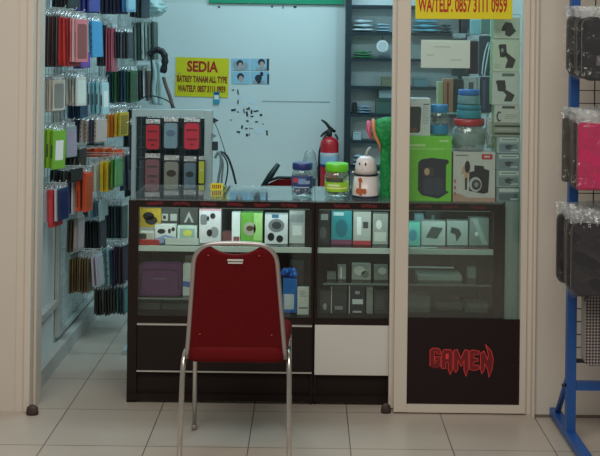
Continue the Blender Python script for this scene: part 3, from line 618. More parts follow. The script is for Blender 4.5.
rows = [(17.5, 40.3, 'cam1', 'topmost white box with black camera picture by right jamb', (200, 206, 192)), (40.6, 71.8, 'cam2', 'second white box from top with camera picture by right jamb', (196, 204, 184)), (72.2, 104.8, 'cam3', 'third white box from top with dark title by right jamb', (196, 202, 194)),
 (105.2, 122.8, 'c', 'white box with a large dark ring below the three camera boxes', (200, 200, 190)), (123.2, 136.8, 'olive', 'olive and black striped box in the column by right jamb', (150, 154, 138)),
 (137.2, 153.5, 'clr', 'clear fronted pack below the olive striped box', (160, 176, 178)), (154, 170, 'clr', 'clear fronted pack, second below the olive striped box', (130, 150, 156)), (170.4, 187.5, 'clr', 'clear fronted pack, third below the olive striped box', (150, 166, 166)), (188, 0, 'clr', 'clear fronted pack at the bottom of the column by right jamb', (130, 150, 150))]
for i, (y0, y1, st, lab, c) in enumerate(rows):
    x0 = [494, 493, 492.5, 494.5, 494.5, 497, 496.5, 496.5, 496.5][i]; Y = 4.475
    if y1 == 0:
        C('accessory_box', lab, 'box', x0, 520, y0, ZC, Y, .07, c, [('r', .12, .05, .95, .28, (206, 214, 210)), ('rr', .1, .4, .9, .9, (90, 110, 114)), ('r', .6, .75, .9, .85, (200, 205, 205), 1)])
    else: cambox(lab, y0, y1, Y, x0, 520 if i < 5 else 520, st, c)
# clear riser with upright cartons behind the jars
zr = at(463, 112, 4.78).z
mb = MB(); rx0 = at(436, 100, 4.78).x; rx1 = at(492, 100, 4.78).x
mb.bb(rx0, rx1, 4.72, 4.88, zr-.006, zr); 
for x in (rx0+.004, rx1-.004):
    for y in (4.725, 4.875): mb.bb(x-.004, x+.004, y-.004, y+.004, ZC, zr-.006)
mb.bb(rx0, rx1, 4.72, 4.88, ZC+.15, ZC+.156)
o = mb.build('acrylic_riser', M['glass_edge']); tag(o, 'pale acrylic riser on the counter behind the jars', 'riser')
for x0, x1, yt, c, pr, lab in [(438, 443, 82, (190, 200, 160), [], 'slim pale green upright carton on the riser'), (443.5, 453.5, 79, (176, 140, 110), [('r', .35, .1, .55, 1, (170, 50, 40))], 'tan upright carton with red stripe on the riser'), (454.5, 463, 79, (40, 58, 58), [], 'dark upright carton behind the top jar'), (464, 480, 77, (176, 184, 184), [('r', .3, .15, .6, .7, (80, 96, 100)), ('r', .8, 0, .85, 1, (100, 110, 110))], 'white upright carton with grey window behind the top jar'), (481, 492, 77, (44, 60, 84), [('r', .2, .1, .4, .9, (80, 96, 120))], 'navy upright carton beside the camera boxes')]:
    C('upright_carton', lab, 'box', x0, x1, yt, zr+.0005, 4.75, .06, c, pr)

# ------------------------------------------------------------------ white character flask and green feather bundle
YK = 4.56; k = YK/F; a = at(365.5, 199, YK)
zk0 = ZC+.0005; hk = at(365.5, 155.5, YK).z-zk0; rk = 13.5*k
fl = thing('character_flask', 'white flask shaped like a little face with giraffe picture on the counter', 'flask', (a.x, YK, zk0))
zs = hk*.53
wpl = mat('white_porcelain', (216, 206, 204), .35, coat=.3, noise=.03)
MB().lathe([(rk*.92, 0), (rk*1.0, .006), (rk*.99, .02), (rk*.86, zs)], n=36).build('body', wpl, fl)
MB().lathe([(rk*.9, -.0002), (rk*1.02, .003), (rk*1.02, .010), (rk*1.0, .012)], n=36).build('base_ring', mat('navy_base', (36, 40, 60), .4, noise=.1), fl)
MB().lathe([(rk*.88, zs), (rk*.88, zs+.008)], n=36).build('dark_band', M['black'], fl)
lid = MB().lathe([(rk*.84, zs+.008), (rk*.80, zs+.03), (rk*.76, hk*.8), (rk*.64, hk*.92), (rk*.4, hk*.985), (.002, hk)], n=36).build('lid', wpl, fl)
MB().tube([(0, 0, hk-.002), (.004, 0, hk+.016), (.012, 0, hk+.030), (.022, 0, hk+.036)], [.006, .0055, .006, .004], n=10).build('spout', mat('grey_plastic', (170, 176, 176), .4, noise=.05), fl)
MB().tube([(-rk*.84, 0, zs+.012), (-rk*.98, 0, zs+.013), (-rk*1.02, 0, zs+.008)], .004).build('clasp', wpl, fl)
MB().tube([(rk*.84, 0, zs+.012), (rk*.98, 0, zs+.013), (rk*1.02, 0, zs+.008)], .004).build('clasp', wpl, fl)
fc = MB()
for ex, ez, rx, rz in ((-.030, hk*.82, .003, .006), (-.004, hk*.82, .0042, .007), (-.014, hk*.69, .005, .002)):
    y = -math.sqrt(max(0, (rk*.765)**2-ex*ex))-.001
    fc.prism([(ex+rx*math.cos(t*PI/6), ez+rz*math.sin(t*PI/6)) for t in range(12)], y-.0006, y+.006)
fc.build('face', M['black'], lid)
gf = MB(); ob = mat('orange_brown_print', (176, 92, 50), .5, noise=.2)
for ex, ez, rx, rz in ((-.027, zs*.84, .009, .010), (-.028, zs*.62, .0045, .020), (-.036, zs*.34, .010, .013), (-.022, zs*.30, .013, .016), (-.008, zs*.34, .009, .013)):
    y = -math.sqrt(max(0, (rk*.955)**2-ex*ex))-.003
    gf.prism([(ex+rx*math.cos(t*PI/6), ez+rz*math.sin(t*PI/6)) for t in range(12)], y-.0006, y+.006)
gf.build('giraffe_print', ob, fl)
mb = MB(); random.seed(5)
a = at(387, 200, 4.60); zt_ = at(387, 117, 4.60).z-ZC
def leafy(u, v):
    an = u*2*PI; r_ = .030 if v < .62 else .030+.036*math.sin(PI*min(1, (v-.62)/.38)*.92)
    if v > .985: r_ = .01
    r_ *= 1+.12*math.sin(7*an+14*v)+.06*math.sin(13*an-20*v)
    return Vector((math.cos(an)*r_, math.sin(an)*r_*.7, v*zt_))
mb.grid(leafy, 36, 30)
fb = mb.build('feather_duster', mat('vivid_green_feathers', (18, 140, 70), .6, noise=.35, nscale=40, bump=.8, bscale=60), None, (a.x, 4.60, ZC+.001)); tag(fb, 'tall vivid green bundle standing beside the white flask', 'duster')
mb = MB()
mb.tube([(-.066, 0, zt_-.01), (-.064, -.01, zt_-.05), (-.054, -.015, zt_-.09), (-.038, -.02, zt_-.12), (-.034, -.02, .2)], [.007, .010, .009, .006, .003], mat('salmon_edge', (206, 130, 90), .5, noise=.2))
mb.tube([(-.085, .01, zt_-.02), (-.086, .0, zt_-.06), (-.074, -.01, zt_-.10)], [.010, .011, .006], mat('pink_fringe', (190, 90, 120), .5, noise=.2))
mb.build('fringe', None, fb)
# small yellow tag on the counter glass
a = at(217, 190.5, 4.75)
mb = MB().bb(-.028, .028, -.001, .001, 0, .030, M['yellow'])
for k_ in range(5): mb.bb(-.022+k_*.009, -.016+k_*.009, -.0016, -.001, .005, .024, M['brownink'])
o = mb.build('price_card', None, None, (a.x, 4.74, ZC)); tag(o, 'small yellow price card standing at the back of counter glass', 'price card')

# ------------------------------------------------------------------ banquet chair in front
def banquet_chair(label, loc, rz=0):
    r = thing('banquet_chair', label, 'chair', loc, rz)     # +y = the way it faces
    hw = .197
    # leg hoops: rear foot, up to the seat rail, forward, down to front foot
    for sx in (-1, 1):
        x = sx*hw
        L = [(x*1.01, -.21, 0), (x*1.0, -.19, .15), (x*.99, -.165, .33), (x*.98, -.15, .385), (x*.965, -.125, .412), (x*.96, -.08, .418)]
        MB().tube(L, .0098, n=12).build('leg', M['chrome'], r)
        L = [(x*.96, -.08, .418), (x*.95, .10, .420), (x*.95, .165, .414), (x*.95, .185, .395), (x*.955, .20, .30), (x*.965, .215, 0)]
        MB().tube(L, .0092, n=12).build('leg', M['chrome'], r)
        for y, xx in ((-.21, x*1.01), (.215, x*.965)):
            MB().lathe([(.0115, 0), (.0115, .018), (.0100, .022)], (xx, y, 0), n=12).build('foot_cap', M['frame_dull'], r)
    MB().tube([(-hw*.95, .17, .405), (hw*.95, .17, .405)], .008).tube([(-hw*.95, -.1, .400), (hw*.95, -.1, .400)], .008).build('crossbar', M['frame_dull'], r)
    # seat cushion
    poly = []
    for q in rrect(-.198, .198, -.19, .20, .05, 6): poly.append(q)
    mb = MB(); n = len(poly)
    rings = []
    for zz, s_ in ((.392, .93), (.398, .985), (.415, 1.0), (.440, 1.0), (.456, .97), (.462, .90), (.464, .6), (.465, .2)):
        rings.append([mb.bm.verts.new((px_*s_*(1 if py_ > -.1 else .94), py_*s_, zz)) for px_, py_ in poly])
    fs = []
    for A, B in zip(rings, rings[1:]):
        for k_ in range(n): fc_ = mb.bm.faces.new((A[k_], A[(k_+1) % n], B[(k_+1) % n], B[k_])); fc_.smooth = True
    mb.bm.faces.new(rings[0][::-1]); mb.bm.faces.new(rings[-1])
    mb.build('seat', M['red_fab'], r)
    # backrest: a shield leaning backwards
    zb0, zb1 = .44, .842
    def pos(x, z, y=0):
        t = (z-zb0)/(zb1-zb0); return Vector((x, -.175-.085*t-.012*t*t+y, z))
    def half(z):
        t = (z-zb0)/(zb1-zb0); return .172-.033*t
    out = []   # frame outline from lower left around to lower right
    R = .075
    for z in (.405, .44, .50, .58, .66, .74, zb1-R-.005): out.append((-half(z)-.004, z))
    for k_ in range(1, 8):
        an = PI-k_*PI/2/8; out.append((-half(zb1-R)+R+(R+.003)*math.cos(an), zb1-R+(R)*math.sin(an)))
    out.append((-.05, zb1+.001)); out.append((0, zb1+.002))
    out = out+[(-x, z) for x, z in out[-2::-1]]
    MB().tube([pos(x, z) for x, z in out], .0086, n=12).build('back_frame', M['frame_dull'], r)
    mb = MB()
    # pad front & back faces as a filled grid following the outline, with a scooped top for the hand grip
    def padpt(u, v, side):
        z = zb0-.012+(zb1-.012-(zb0-.012))*v
        hwid = half(z)-.004
        if z > zb1-R: dz = z-(zb1-R); hwid = half(zb1-R)-R+math.sqrt(max(0, R*R-dz*dz))-.004
        x = (u*2-1)*hwid
        top = zb1-.012-.028*max(0, 1-(x/.082)**2)**.8 if abs(x) < .082 else zb1-.012
        if z > top: z = top
        bul = .010+.010*(1-(u*2-1)**2)*math.sin(PI*min(1, max(0, v)))
        if side < 0: bul = .0095
        e = 1-min(1, min(u, 1-u, v, 1-v)*14); 
        return pos(x, z, side*bul*(1-.6*e*e))
    nu, nv = 40, 44
    for side in (-1, 1): mb.grid(lambda u, v: padpt(u, v, side), nu, nv)
    bmesh.ops.remove_doubles(mb.bm, verts=mb.bm.verts, dist=.00005)
    # rim
    rim = [(0, j/nv) for j in range(nv+1)]+[(i/nu, 1) for i in range(1, nu+1)]+[(1, j/nv) for j in range(nv-1, -1, -1)]+[(i/nu, 0) for i in range(nu-1, 0, -1)]
    A = [mb.bm.verts.new(padpt(u, v, -1)) for u, v in rim]; B = [mb.bm.verts.new(padpt(u, v, 1)) for u, v in rim]; n = len(rim)
    for k_ in range(n):
        try: mb.bm.faces.new((A[k_], A[(k_+1) % n], B[(k_+1) % n], B[k_]))
        except Exception: pass
    pad = mb.build('backrest', M['red_fab'], r)
    MB().box(pos(.0, .783, -.0108), (.056, .002, .007), m=M['silver'], rot=(-.22, 0, 0)).box(pos(.0, .773, -.0108), (.052, .002, .006), m=M['silver'], rot=(-.22, 0, 0)).build('maker_plate', None, pad)
    sc_ = MB()
    for x, z in ((-.095, .800), (.085, .800), (-.13, .50), (.13, .50)): p_ = pos(x, z, -.011); sc_.lathe([(.0035, -.002), (.0035, .002)], (p_.x, p_.y, p_.z), n=10)
    sc_.build('screw', mat('red_button', (150, 60, 60), .5, noise=.1), pad)
    return r
cc = banquet_chair('dark red banquet chair with silver frame, back turned, before the counter', (-.256, 3.93, 0))

# chair behind the counter: dark framed red padded chair
fc2 = thing('folding_chair', 'red padded chair with slanting dark frame behind the counter', 'chair', (at(283, 187, 6.0).x, 6.0, 0))
zt_ = at(283, 178.5, 6.0).z
MB().prism([(-.12, .45), (.13, .45), (.14, zt_-.09), (.11, zt_-.03), (.04, zt_-.004), (-.03, zt_-.006), (-.09, zt_-.035), (-.12, zt_-.08)], -.02, .02, M['red_fab']).build('backrest', None, fc2)
dkm = mat('dark_green_black_tube', (22, 46, 48), .4, .2, noise=.1)
MB().tube([(-.135, 0, .02), (-.135, 0, zt_-.10), (-.10, 0, zt_-.02), (-.03, 0, zt_+.006), (.06, 0, zt_+.006), (.18, 0, zt_), (.19, 0, .02)], .009, dkm).build('back_frame', None, fc2)
b0 = at(262.5, 187, 5.9)-Vector((fc2.location)); b1 = at(278.5, 164, 5.9)-Vector((fc2.location))
MB().tube([(b0.x-.12, .30, .01), (b0.x-.04, -.06, b0.z-.12), (b0.x, -.10, b0.z), ((b0.x+b1.x)/2, -.1, (b0.z+b1.z)/2), (b1.x, -.1, b1.z)], [.010, .014, .014, .019, .014], dkm).build('arm', None, fc2)
MB().box((.02, -.22, .44), (.30, .38, .04), M['red_fab'], bev=.012).build('seat', None, fc2)
for x in (-.12, .16): MB().tube([(x, -.40, .01), (x, -.36, .42)], .010, dkm).build('leg', None, fc2)

# ------------------------------------------------------------------ fire extinguisher on the back wall
Ye = 7.26; ke = Ye/F; a = at(329.5, 137, Ye)
zx = at(329.5, 139, Ye).z; rx = 9.2*ke
ex = thing('fire_extinguisher', 'red fire extinguisher with black handle on the back wall', 'fire extinguisher', (a.x, Ye, zx-.42))
er = mat('extinguisher_red', (186, 22, 36), .35, coat=.3, noise=.05)
MB().lathe([(rx*.8, 0), (rx*.97, .012), (rx, .03), (rx, .385), (rx*.9, .410), (rx*.55, .428), (rx*.3, .435), (.014, .44)], n=32).build('cylinder', er, ex)
MB().lathe([(rx*1.01, .235), (rx*1.015, .237), (rx*1.015, .325), (rx*1.01, .327)], n=32, m=mat('white_blue_label', (150, 190, 215), .5, noise=.3, nscale=18)).lathe([(rx*1.012, .30), (rx*1.02, .301), (rx*1.02, .324), (rx*1.012, .325)], m=col((200, 205, 210)), n=32).lathe([(rx*1.012, .228), (rx*1.02, .229), (rx*1.02, .246), (rx*1.012, .247)], m=col((60, 40, 110)), n=32).build('label_band', None, ex)
MB().lathe([(.016, .435), (.018, .45), (.018, .475), (.012, .48)], n=16).build('valve', M['black'], ex)
MB().tube([(.04, 0, .455), (.055, 0, .43), (.058, 0, .415)], .007).tube([(.03, 0, .475), (.0, 0, .485), (-.045, 0, .455), (-.062, 0, .435)], [.009, .012, .009, .006]).build('carry_handle', M['black'], ex)
MB().tube([(.04, 0, .47), (.0, 0, .50), (-.03, 0, .535), (-.058, 0, .555)], [.010, .012, .010, .006]).build('squeeze_lever', M['black'], ex)
MB().tube([(-.02, -.01, .46), (-.05, -.01, .40), (-.068, 0, .33), (-.074, 0, .2), (-.070, 0, .08)], .009).build('hose', M['black'], ex)
MB().bb(-.03, .03, rx*.8, YB-.005-Ye, .28, .30).build('wall_bracket', M['rackmetal'], ex)
# milky plastic bag left of it
mb = MB(); mb.grid(lambda u, v: lump(u, v, .05, .15, 5), 20, 14)
o = mb.build('plastic_bag', clear('grey_bag', (.85, .9, .9), .04, .3, bump=1, bscale=30, white=.15), None, (at(314, 190, 7.3).x-.03, 7.31, at(317, 190, 7.3).z)); tag(o, 'translucent grey plastic bag hanging left of the fire extinguisher', 'bag')

# ------------------------------------------------------------------ tall dark shelving at the back right
YR = 7.22; rx0 = at(345, 100, YR).x; rxm = at(396, 100, YR).x; rx1 = XR-.02
rk_ = thing('shelving_rack', 'tall dark slate shelving rack against the back wall at right', 'shelving rack', ((rx0+rx1)/2, YR, 0)); hw = (rx1-rx0)/2
pz = [at(370, y, YR).z for y in (5, 32, 58.5, 86.5, 114, 140.5, 167)]+[.45, .2]
mb = MB()
for x in (-hw+.02, hw-.02): mb.bb(x-.02, x+.02, 0, .04, 0, 2.1); mb.bb(x-.02, x+.02, .12, .15, 0, 2.1)
mb.build('upright', M['rackmetal'], rk_)
for i, z in enumerate(pz):
    MB().bb(-hw+.04, hw-.04, .0, .14, z-.020, z).build('shelf_board', M['rackmetal'], rk_)
MB().bb(-hw+.04, hw-.04, .142, .15, .1, 2.1).build('back_panel', mat('pale_grey_blue_panel', (214, 226, 226), .5, noise=.08, nscale=6), rk_)
MB().bb(-hw+.0, -hw+.004, .04, .12, .1, 2.1).build('side_panel', M['rackmetal'], rk_)
def onshelf(i): return pz[i]+.0005
for x0, x1, yt, i, c, lab, nm, Yo in [
  (353, 374, 19, 1, (190, 208, 214), 'loose pale blue pack on the second rack shelf', 'folded_bag', .05),
  (375, 391, 23, 1, (150, 190, 204), 'pale cyan pack beside the centre stile on second rack shelf', 'folded_bag', .05),
  (353, 374, 50.5, 2, (30, 130, 70), 'green folded pack on the third rack shelf', 'folded_bag', .03),
  (375, 392, 55, 2, (120, 150, 156), 'flat grey pack right of the green pack', 'folded_bag', .03),
  (379, 392, 89.8, 4, (176, 204, 208), 'pale blue carton on top of a green carton in the rack', 'carton', .10),
  (353, 357, 103, 4, (28, 40, 44), 'small black box on the fifth rack shelf', 'carton', .05),
  (358, 371, 105, 4, (130, 160, 180), 'blue white mottled pack on the fifth rack shelf', 'folded_bag', .05),
  (376, 392, 98, 4, (70, 100, 92), 'dull green carton under the pale blue carton', 'carton', .04),
  (382, 392, 77, 3, (120, 124, 100), 'small tan carton on the fourth rack shelf', 'carton', .05),
  (353, 361, 132, 5, (176, 196, 200), 'small white gridded cube on the sixth rack shelf', 'carton', .03),
  (353, 366, 154, 6, (150, 176, 190), 'pale white blue bundle behind the flask', 'folded_bag', .03),
  (412, 440, 19, 1, (110, 180, 200), 'cyan pack high in the rack behind the door glass', 'folded_bag', .06),
  (441, 452, 24, 1, (60, 84, 92), 'dark teal pack high in the rack behind the door glass', 'folded_bag', .06),
  (414, 428, 78, 3, (100, 140, 146), 'grey teal carton in the rack left of white notice', 'carton', .06),
  (412, 432, 106, 4, (110, 170, 170), 'pale teal carton in the rack behind the tall speaker box', 'carton', .06)]:
    if lab.startswith('pale blue carton'):
        a = at(376, 98, YR+.04); z0 = a.z+.001; o = C(nm, lab, 'box', x0, x1, yt, z0, YR+.045, .085, c)
    elif nm == 'carton': C(nm, lab, 'box', x0, x1, yt, onshelf(i), YR+min(Yo, .04), .09, c, [('r', .1, .15, .9, .25, tuple(int(v*.8) for v in c))])
    else:
        Yo = .025; a = at(x0, yt, YR+Yo); b = at(x1, yt, YR+Yo); W = b.x-a.x; Hh = a.z-onshelf(i); random.seed(x0)
        ph = random.uniform(0, 6)
        mb = MB()
        for q in range(3):
            mb.grid(lambda u, v: Vector(((u-.5)*W*(1-.08*q), math.cos(v*2*PI)*.045+.03, Hh*(q+.5)/3+math.sin(v*2*PI)*Hh/7.6*(1-.7*abs(2*u-1)**3)*(1+.25*math.sin(u*9+ph+q*2)))), 14, 10)
        o = mb.build(nm, col(c, .35), None, ((a.x+b.x)/2, YR+Yo, onshelf(i))); tag(o, lab, 'pack')
a = at(382.5, 46, YR-.01)
mb = MB(); mb.lathe([(6*YR/F, 0), (6*YR/F, .006)], m=col((220, 226, 226)), n=28); mb.lathe([(4.6*YR/F, .006), (4.6*YR/F, .0066)], m=col((196, 206, 208)), n=28)
o = mb.build('round_sign', None, None, (a.x, YR-.004, a.z)); o.rotation_euler = (PI/2, 0, 0); tag(o, 'round white disc hanging on the front of the dark rack', 'disc')
MB().bb(-.003, .003, .0005, .0015, -0.006, -.0055).bb(-.002, .002, .02, a.z*0+.08, -.002, .001).build('hanger', M['wire'], o)

# right wall merchandise behind the glass: dark pouches on hooks, one white cable loop, one clear bag
def pouch_right(label, x0, x1, y0, y1, Y, c, th=.03):
    a = at(x0, y0, Y); b = at(x1, y1, Y)
    root = thing('hanging_pouch', label, 'pouch', ((a.x+b.x)/2, Y, b.z)); W = b.x-a.x; Hh = a.z-b.z
    MB().box((0, 0, Hh*.44), (W, th, Hh*.88), col(c), bev=min(.008, W*.2, th*.3)).build('pouch_body', None, root)
    MB().box((0, 0, Hh*.93), (W*.9, .004, Hh*.13), M['header']).build('header', None, root)
    if x0 > 400: MB().tube([(0, 0, Hh*.98), (XR-(a.x+b.x)/2, 0, Hh*.98)], .002, M['wwire'], n=5).build('hook', None, root)
    else: MB().tube([(0, 0, Hh*.98), (0, Ys+.022-Y, Hh*.98)], .002, M['wwire'], n=5).build('hook', None, root)
    return root
for x0, x1, y0, y1, Y, c, lab in [(452, 466, 33, 76, 6.2, (40, 62, 66), 'dark slate pouch hanging behind the white notice'), (467, 478, 36, 74, 6.0, (56, 40, 44), 'dark maroon grey pouch right of the notice'), (479, 490, 30, 76, 5.8, (34, 58, 66), 'dark teal pouch hanging behind the white cable loop'),
   (470, 480, 17, 35, 5.6, (140, 190, 196), 'pale cyan clear pack above the white notice'), (481, 490, 14, 34, 5.5, (90, 130, 120), 'green grey pack left of the topmost camera box'), (462, 470, 17, 28, 6.1, (40, 56, 70), 'small dark pack under the yellow door sign'),]:
    pouch_right(lab, x0, x1, y0, y1, Y, c)
pts = [at(x, y, 5.3) for x, y in ((488, 43), (485, 52), (483, 64), (482, 74), (484.5, 76), (486, 66), (488, 54), (489.5, 45))]
o = MB().tube([p_-pts[0] for p_ in pts], .0035, closed=True, n=8).build('cable_loop', mat('white_cable', (200, 216, 222), .4, noise=.03), None, pts[0]); MB().tube([(0, 0, .002), (XR-pts[0].x, 0, .002)], .002, M['wwire'], n=5).build('hook', None, o); tag(o, 'long white cable loop hanging behind the door glass', 'cable')
# ------------------------------------------------------------------ merchandise on the left wall
def gridpanel(label, y0, y1, z0, z1, x=XL+.012, step=.055):
    r = thing('grid_panel', label, 'grid panel', (x, y0, z0), 0, 'wire grid panels on the left wall'); L = y1-y0; Hh = z1-z0
    f = MB(); f.bb(-.008, .012, 0, .03, 0, Hh); f.bb(-.008, .012, L-.03, L, 0, Hh); f.bb(-.008, .012, .03, L-.03, 0, .02); f.bb(-.008, .012, .03, L-.03, Hh-.02, Hh)
    f.build('frame', mat('pale_grey_steel', (176, 184, 180), .4, .1, noise=.05), r)
    wr = MB(); n = int(L/step)
    for k_ in range(1, n): y = k_*L/n; wr.bb(0, .003, y-.0015, y+.0015, 0, Hh)
    n = int(Hh/step)
    for k_ in range(1, n): z = k_*Hh/n; wr.bb(-.003, 0, 0, L, z-.0015, z+.0015)
    wr.build('wires', M['wwire'], r)
gridpanel('pale wire grid panel on the left wall nearest the doorway', 4.50, 5.03, .86, 2.1)
gridpanel('pale wire grid panel in the middle of the left wall', 5.06, 6.10, .10, 2.1)
gridpanel('pale wire grid panel at the rear of the left wall', 6.13, 7.30, .10, 2.1)
PK = {}; HB = {}
def rr_cols(m):
    return [int(v) for v in m.name.split('_')[1:4]] if m.name.startswith('colour_') else [150, 150, 150]
def pack_proto(name, W, Hh, T_, m, key, style):
    """one hanging retail pack: card body, clear or white header"""
    if key in PK: return copy_tree(PK[key])
    r = bpy.data.objects.new(name, None); COL.objects.link(r); r.empty_display_size = .02
    b = MB(); b.box((0, 0, -Hh*.56), (T_, W, Hh*.88), m, bev=min(.002, T_*.3))
    if style == 'plain':
        rr = random.Random(str(key)); bc = m.node_tree.nodes['Principled BSDF'].inputs['Base Color'].default_value
        k1 = rr.uniform(.6, 1.3); c2 = tuple(min(235, max(18, v*k1+rr.uniform(-8, 18))) for v in rr_cols(m))
        for sg in (-1,):
            pts_ = rrect(-W*.38, W*.38, -Hh*.93, -Hh*.22, W*.12, 3)
            vs = [b.bm.verts.new((T_/2+.0006, y, z)) for y, z in pts_]; b._mark([b.bm.faces.new(vs)], col(c2))
        b.bb(-T_*.25, T_*.25, -W/2-.0006, -W/2, -Hh*.9, -Hh*rr.uniform(.3, .6), col(c2))
    if style == 'print':
        b.bb(T_/2, T_/2+.0005, -W*.3, W*.3, -Hh*.8, -Hh*.35, M['paper'])
        b.bb(-T_*.3, T_*.3, -W/2-.0005, -W/2, -Hh*.75, -Hh*.45, col((70, 72, 76)))
    elif style == 'dots':
        for q in range(4): b.bb(-T_*.3, T_*.3, -W/2-.0006, -W/2, -Hh*(.3+.16*q), -Hh*(.26+.16*q), M['black'])
    b.build('pack_body', None, r)
    h = MB()
    h.box((0, 0, -Hh*.06), (T_*.35, W*.8, Hh*.12), M['header']); h.tube([(0, 0, 0.001), (T_*.2, 0, .004)], .002, M['wwire'], n=5)
    h.build('header', None, r)
    PK[key] = r
    return r
def hook(label, x1, Y, z):
    x0 = XL+.014
    o = MB().tube([(x0, Y, z), (x1-.004, Y, z), (x1+.002, Y, z+.012)], .0022, M['wwire'], n=6).build('display_hook', None); tag(o, label, 'hook', 'display hooks on the left wall')
used_hooks = set()
def stack(name, cat, desc, x0, x1, y0, y1, Y, n, cols, W=.092, style='plain', tilt=0):
    HB.setdefault(round(Y, 2), (-random.uniform(.15, .45), random.uniform(-.04, .02))); rzb = HB[round(Y, 2)][0]; tilt += HB[round(Y, 2)][1]
    a = at(x0, y0, Y); b = at(x1, y1, Y); xm0 = max(a.x, XL+.045); wd = b.x-xm0
    if wd < .01: wd = .01
    T_ = wd/n*(.56 if n > 1 else .8); Hh = a.z-b.z
    for i in range(n):
        c = cols[i % len(cols)]; m = col(c) if isinstance(c, tuple) else c
        t = pack_proto(name, W, Hh, T_, m, (desc, i % len(cols)), style)
        t.name = name
        t.location = (xm0+(i+.5)*wd/n, Y+random.uniform(-.006, .006), a.z+random.uniform(-.006, .004))
        t.rotation_euler = (random.uniform(-.03, .03), tilt+random.uniform(-.005, .005), rzb+random.uniform(-.012, .012))
        if n == 1: lab = desc.replace('packs', 'pack').replace('cards', 'card')
        elif i == n-1: lab = 'outermost of the '+desc
        elif i == 0: lab = 'innermost of the '+desc
        else: lab = 'inner one of the '+desc
        tag(t, lab, cat, desc if n > 1 else None)
    hk_ = (round(Y, 2), round(a.z, 1))
    if b.x > -1.2: hook('wire hook carrying '+desc.split(',')[0].replace('the ', ''), b.x+.008, Y, a.z+.006)
bl = (34, 36, 40); S = stack
S('cable_pack', 'pack', 'black small packs just below the lime green ones', 43, 78, 167, 181, 4.86, 7, [(34, 38, 40), (60, 66, 66), (24, 26, 30)])
S('cable_pack', 'pack', 'dark grey packs right of the lime green ones', 66, 84, 146, 166, 5.12, 4, [(70, 74, 72), (44, 50, 50)])
# the rows, from the top
S('phone_case_pack', 'pack', 'black slim packs at the very top left, behind the jamb', 42, 75, -30, 7, 4.86, 6, [(40, 42, 46), (58, 60, 64), (34, 34, 38)])
S('phone_case_pack', 'pack', 'purple blue packs in the top row', 77, 95, -28, 12, 5.25, 4, [(60, 62, 140), (70, 74, 150)])
S('phone_case_pack', 'pack', 'dark navy purple packs in the top row', 97, 124, -26, 13.5, 5.62, 7, [(40, 38, 66), (46, 44, 74), (36, 34, 52)])
S('phone_case_pack', 'pack', 'bright blue packs ending the top row', 125.5, 132, -24, 12, 5.62, 2, [(60, 110, 170), (120, 160, 190)])
S('cable_pack', 'pack', 'black packs at the rear of the top row', 134, 147, -20, 18, 6.65, 4, [(26, 34, 38), (50, 56, 60)])
S('phone_case_pack', 'pack', 'dark maroon packs on the front hook, second row', 42, 63, 9, 66, 4.70, 8, [(70, 52, 54), (84, 66, 66), (52, 44, 48), (96, 84, 84)])
S('phone_case_pack', 'pack', 'red packs leaning on the front hook, second row', 64, 74, 11, 66, 4.70, 3, [(176, 44, 50), (196, 66, 60), (150, 34, 44)], tilt=-.03)
S('phone_case_pack', 'pack', 'pale pink packs at the tip of the front hook, second row', 75, 82, 13, 62, 4.70, 3, [(206, 120, 130), (210, 190, 190)], tilt=-.03)
S('card_pack', 'pack', 'light blue printed cards, second row', 86.5, 97.5, 16, 57, 5.22, 3, [(70, 150, 200), (130, 190, 215)], style='dots')
S('phone_case_pack', 'pack', 'violet packs showing below the pink ones', 77, 86, 50, 68, 5.05, 3, [(90, 70, 140), (70, 60, 120)])
S('phone_case_pack', 'pack', 'charcoal packs left of the rose packs, second row', 98.5, 107, 20, 66, 5.6, 3, [(40, 44, 54), (70, 62, 64)])
S('phone_case_pack', 'pack', 'rose red packs in the middle of the second row', 108, 115.5, 22, 71, 5.6, 3, [(186, 84, 104), (170, 66, 90)])
S('phone_case_pack', 'pack', 'charcoal packs right of the rose packs, second row', 116.5, 131, 28, 58, 5.6, 5, [(50, 62, 66), (34, 40, 44), (84, 90, 94)])
S('cable_pack', 'pack', 'clear white cable packs at the rear, second row', 132, 156, 17, 60, 6.75, 7, [(170, 190, 184), (120, 140, 134), (60, 74, 70), (196, 208, 200)])
S('screen_protector_pack', 'pack', 'white boxed packs on the front hook, third row', 42, 60, 76, 111, 4.70, 5, [(206, 202, 190), (196, 192, 182), (176, 174, 166)])
S('screen_protector_pack', 'pack', 'off white packs behind the white boxed ones, third row', 62, 82, 72, 105, 5.02, 6, [(196, 194, 186), (180, 178, 172), (206, 204, 196)])
S('phone_case_pack', 'pack', 'navy teal packs showing under the off white ones', 62, 84, 92, 118, 5.18, 6, [(34, 66, 96), (40, 84, 110)])
S('screen_protector_pack', 'pack', 'pale cyan clear packs in the third row', 86, 106, 78, 114, 5.42, 5, [(150, 200, 210), (176, 210, 214), (110, 180, 200)], style='print')
S('phone_case_pack', 'pack', 'dark green and teal packs, third row', 108.5, 135, 66, 102, 5.92, 9, [(40, 72, 84), (44, 84, 92), (30, 66, 50), (50, 100, 60), (26, 36, 38)])
S('cable_pack', 'pack', 'plum grey packs at the rear, third row', 137, 150, 66, 100, 6.75, 4, [(80, 62, 76), (56, 52, 62), (190, 196, 196)])
S('cable_pack', 'pack', 'white cable packs at the rear corner, third row', 151, 158, 62, 104, 7.05, 2, [(176, 196, 192), (150, 176, 172)])
S('earphone_pack', 'pack', 'lime green packs on the front hook', 42, 61, 124, 168, 4.70, 3, [(140, 190, 50), (150, 200, 60), (120, 180, 40)], style='print')
S('earphone_pack', 'pack', 'grey white packs beside the lime green ones', 64, 72, 121, 156, 5.02, 2, [(180, 184, 184), (150, 158, 160)])
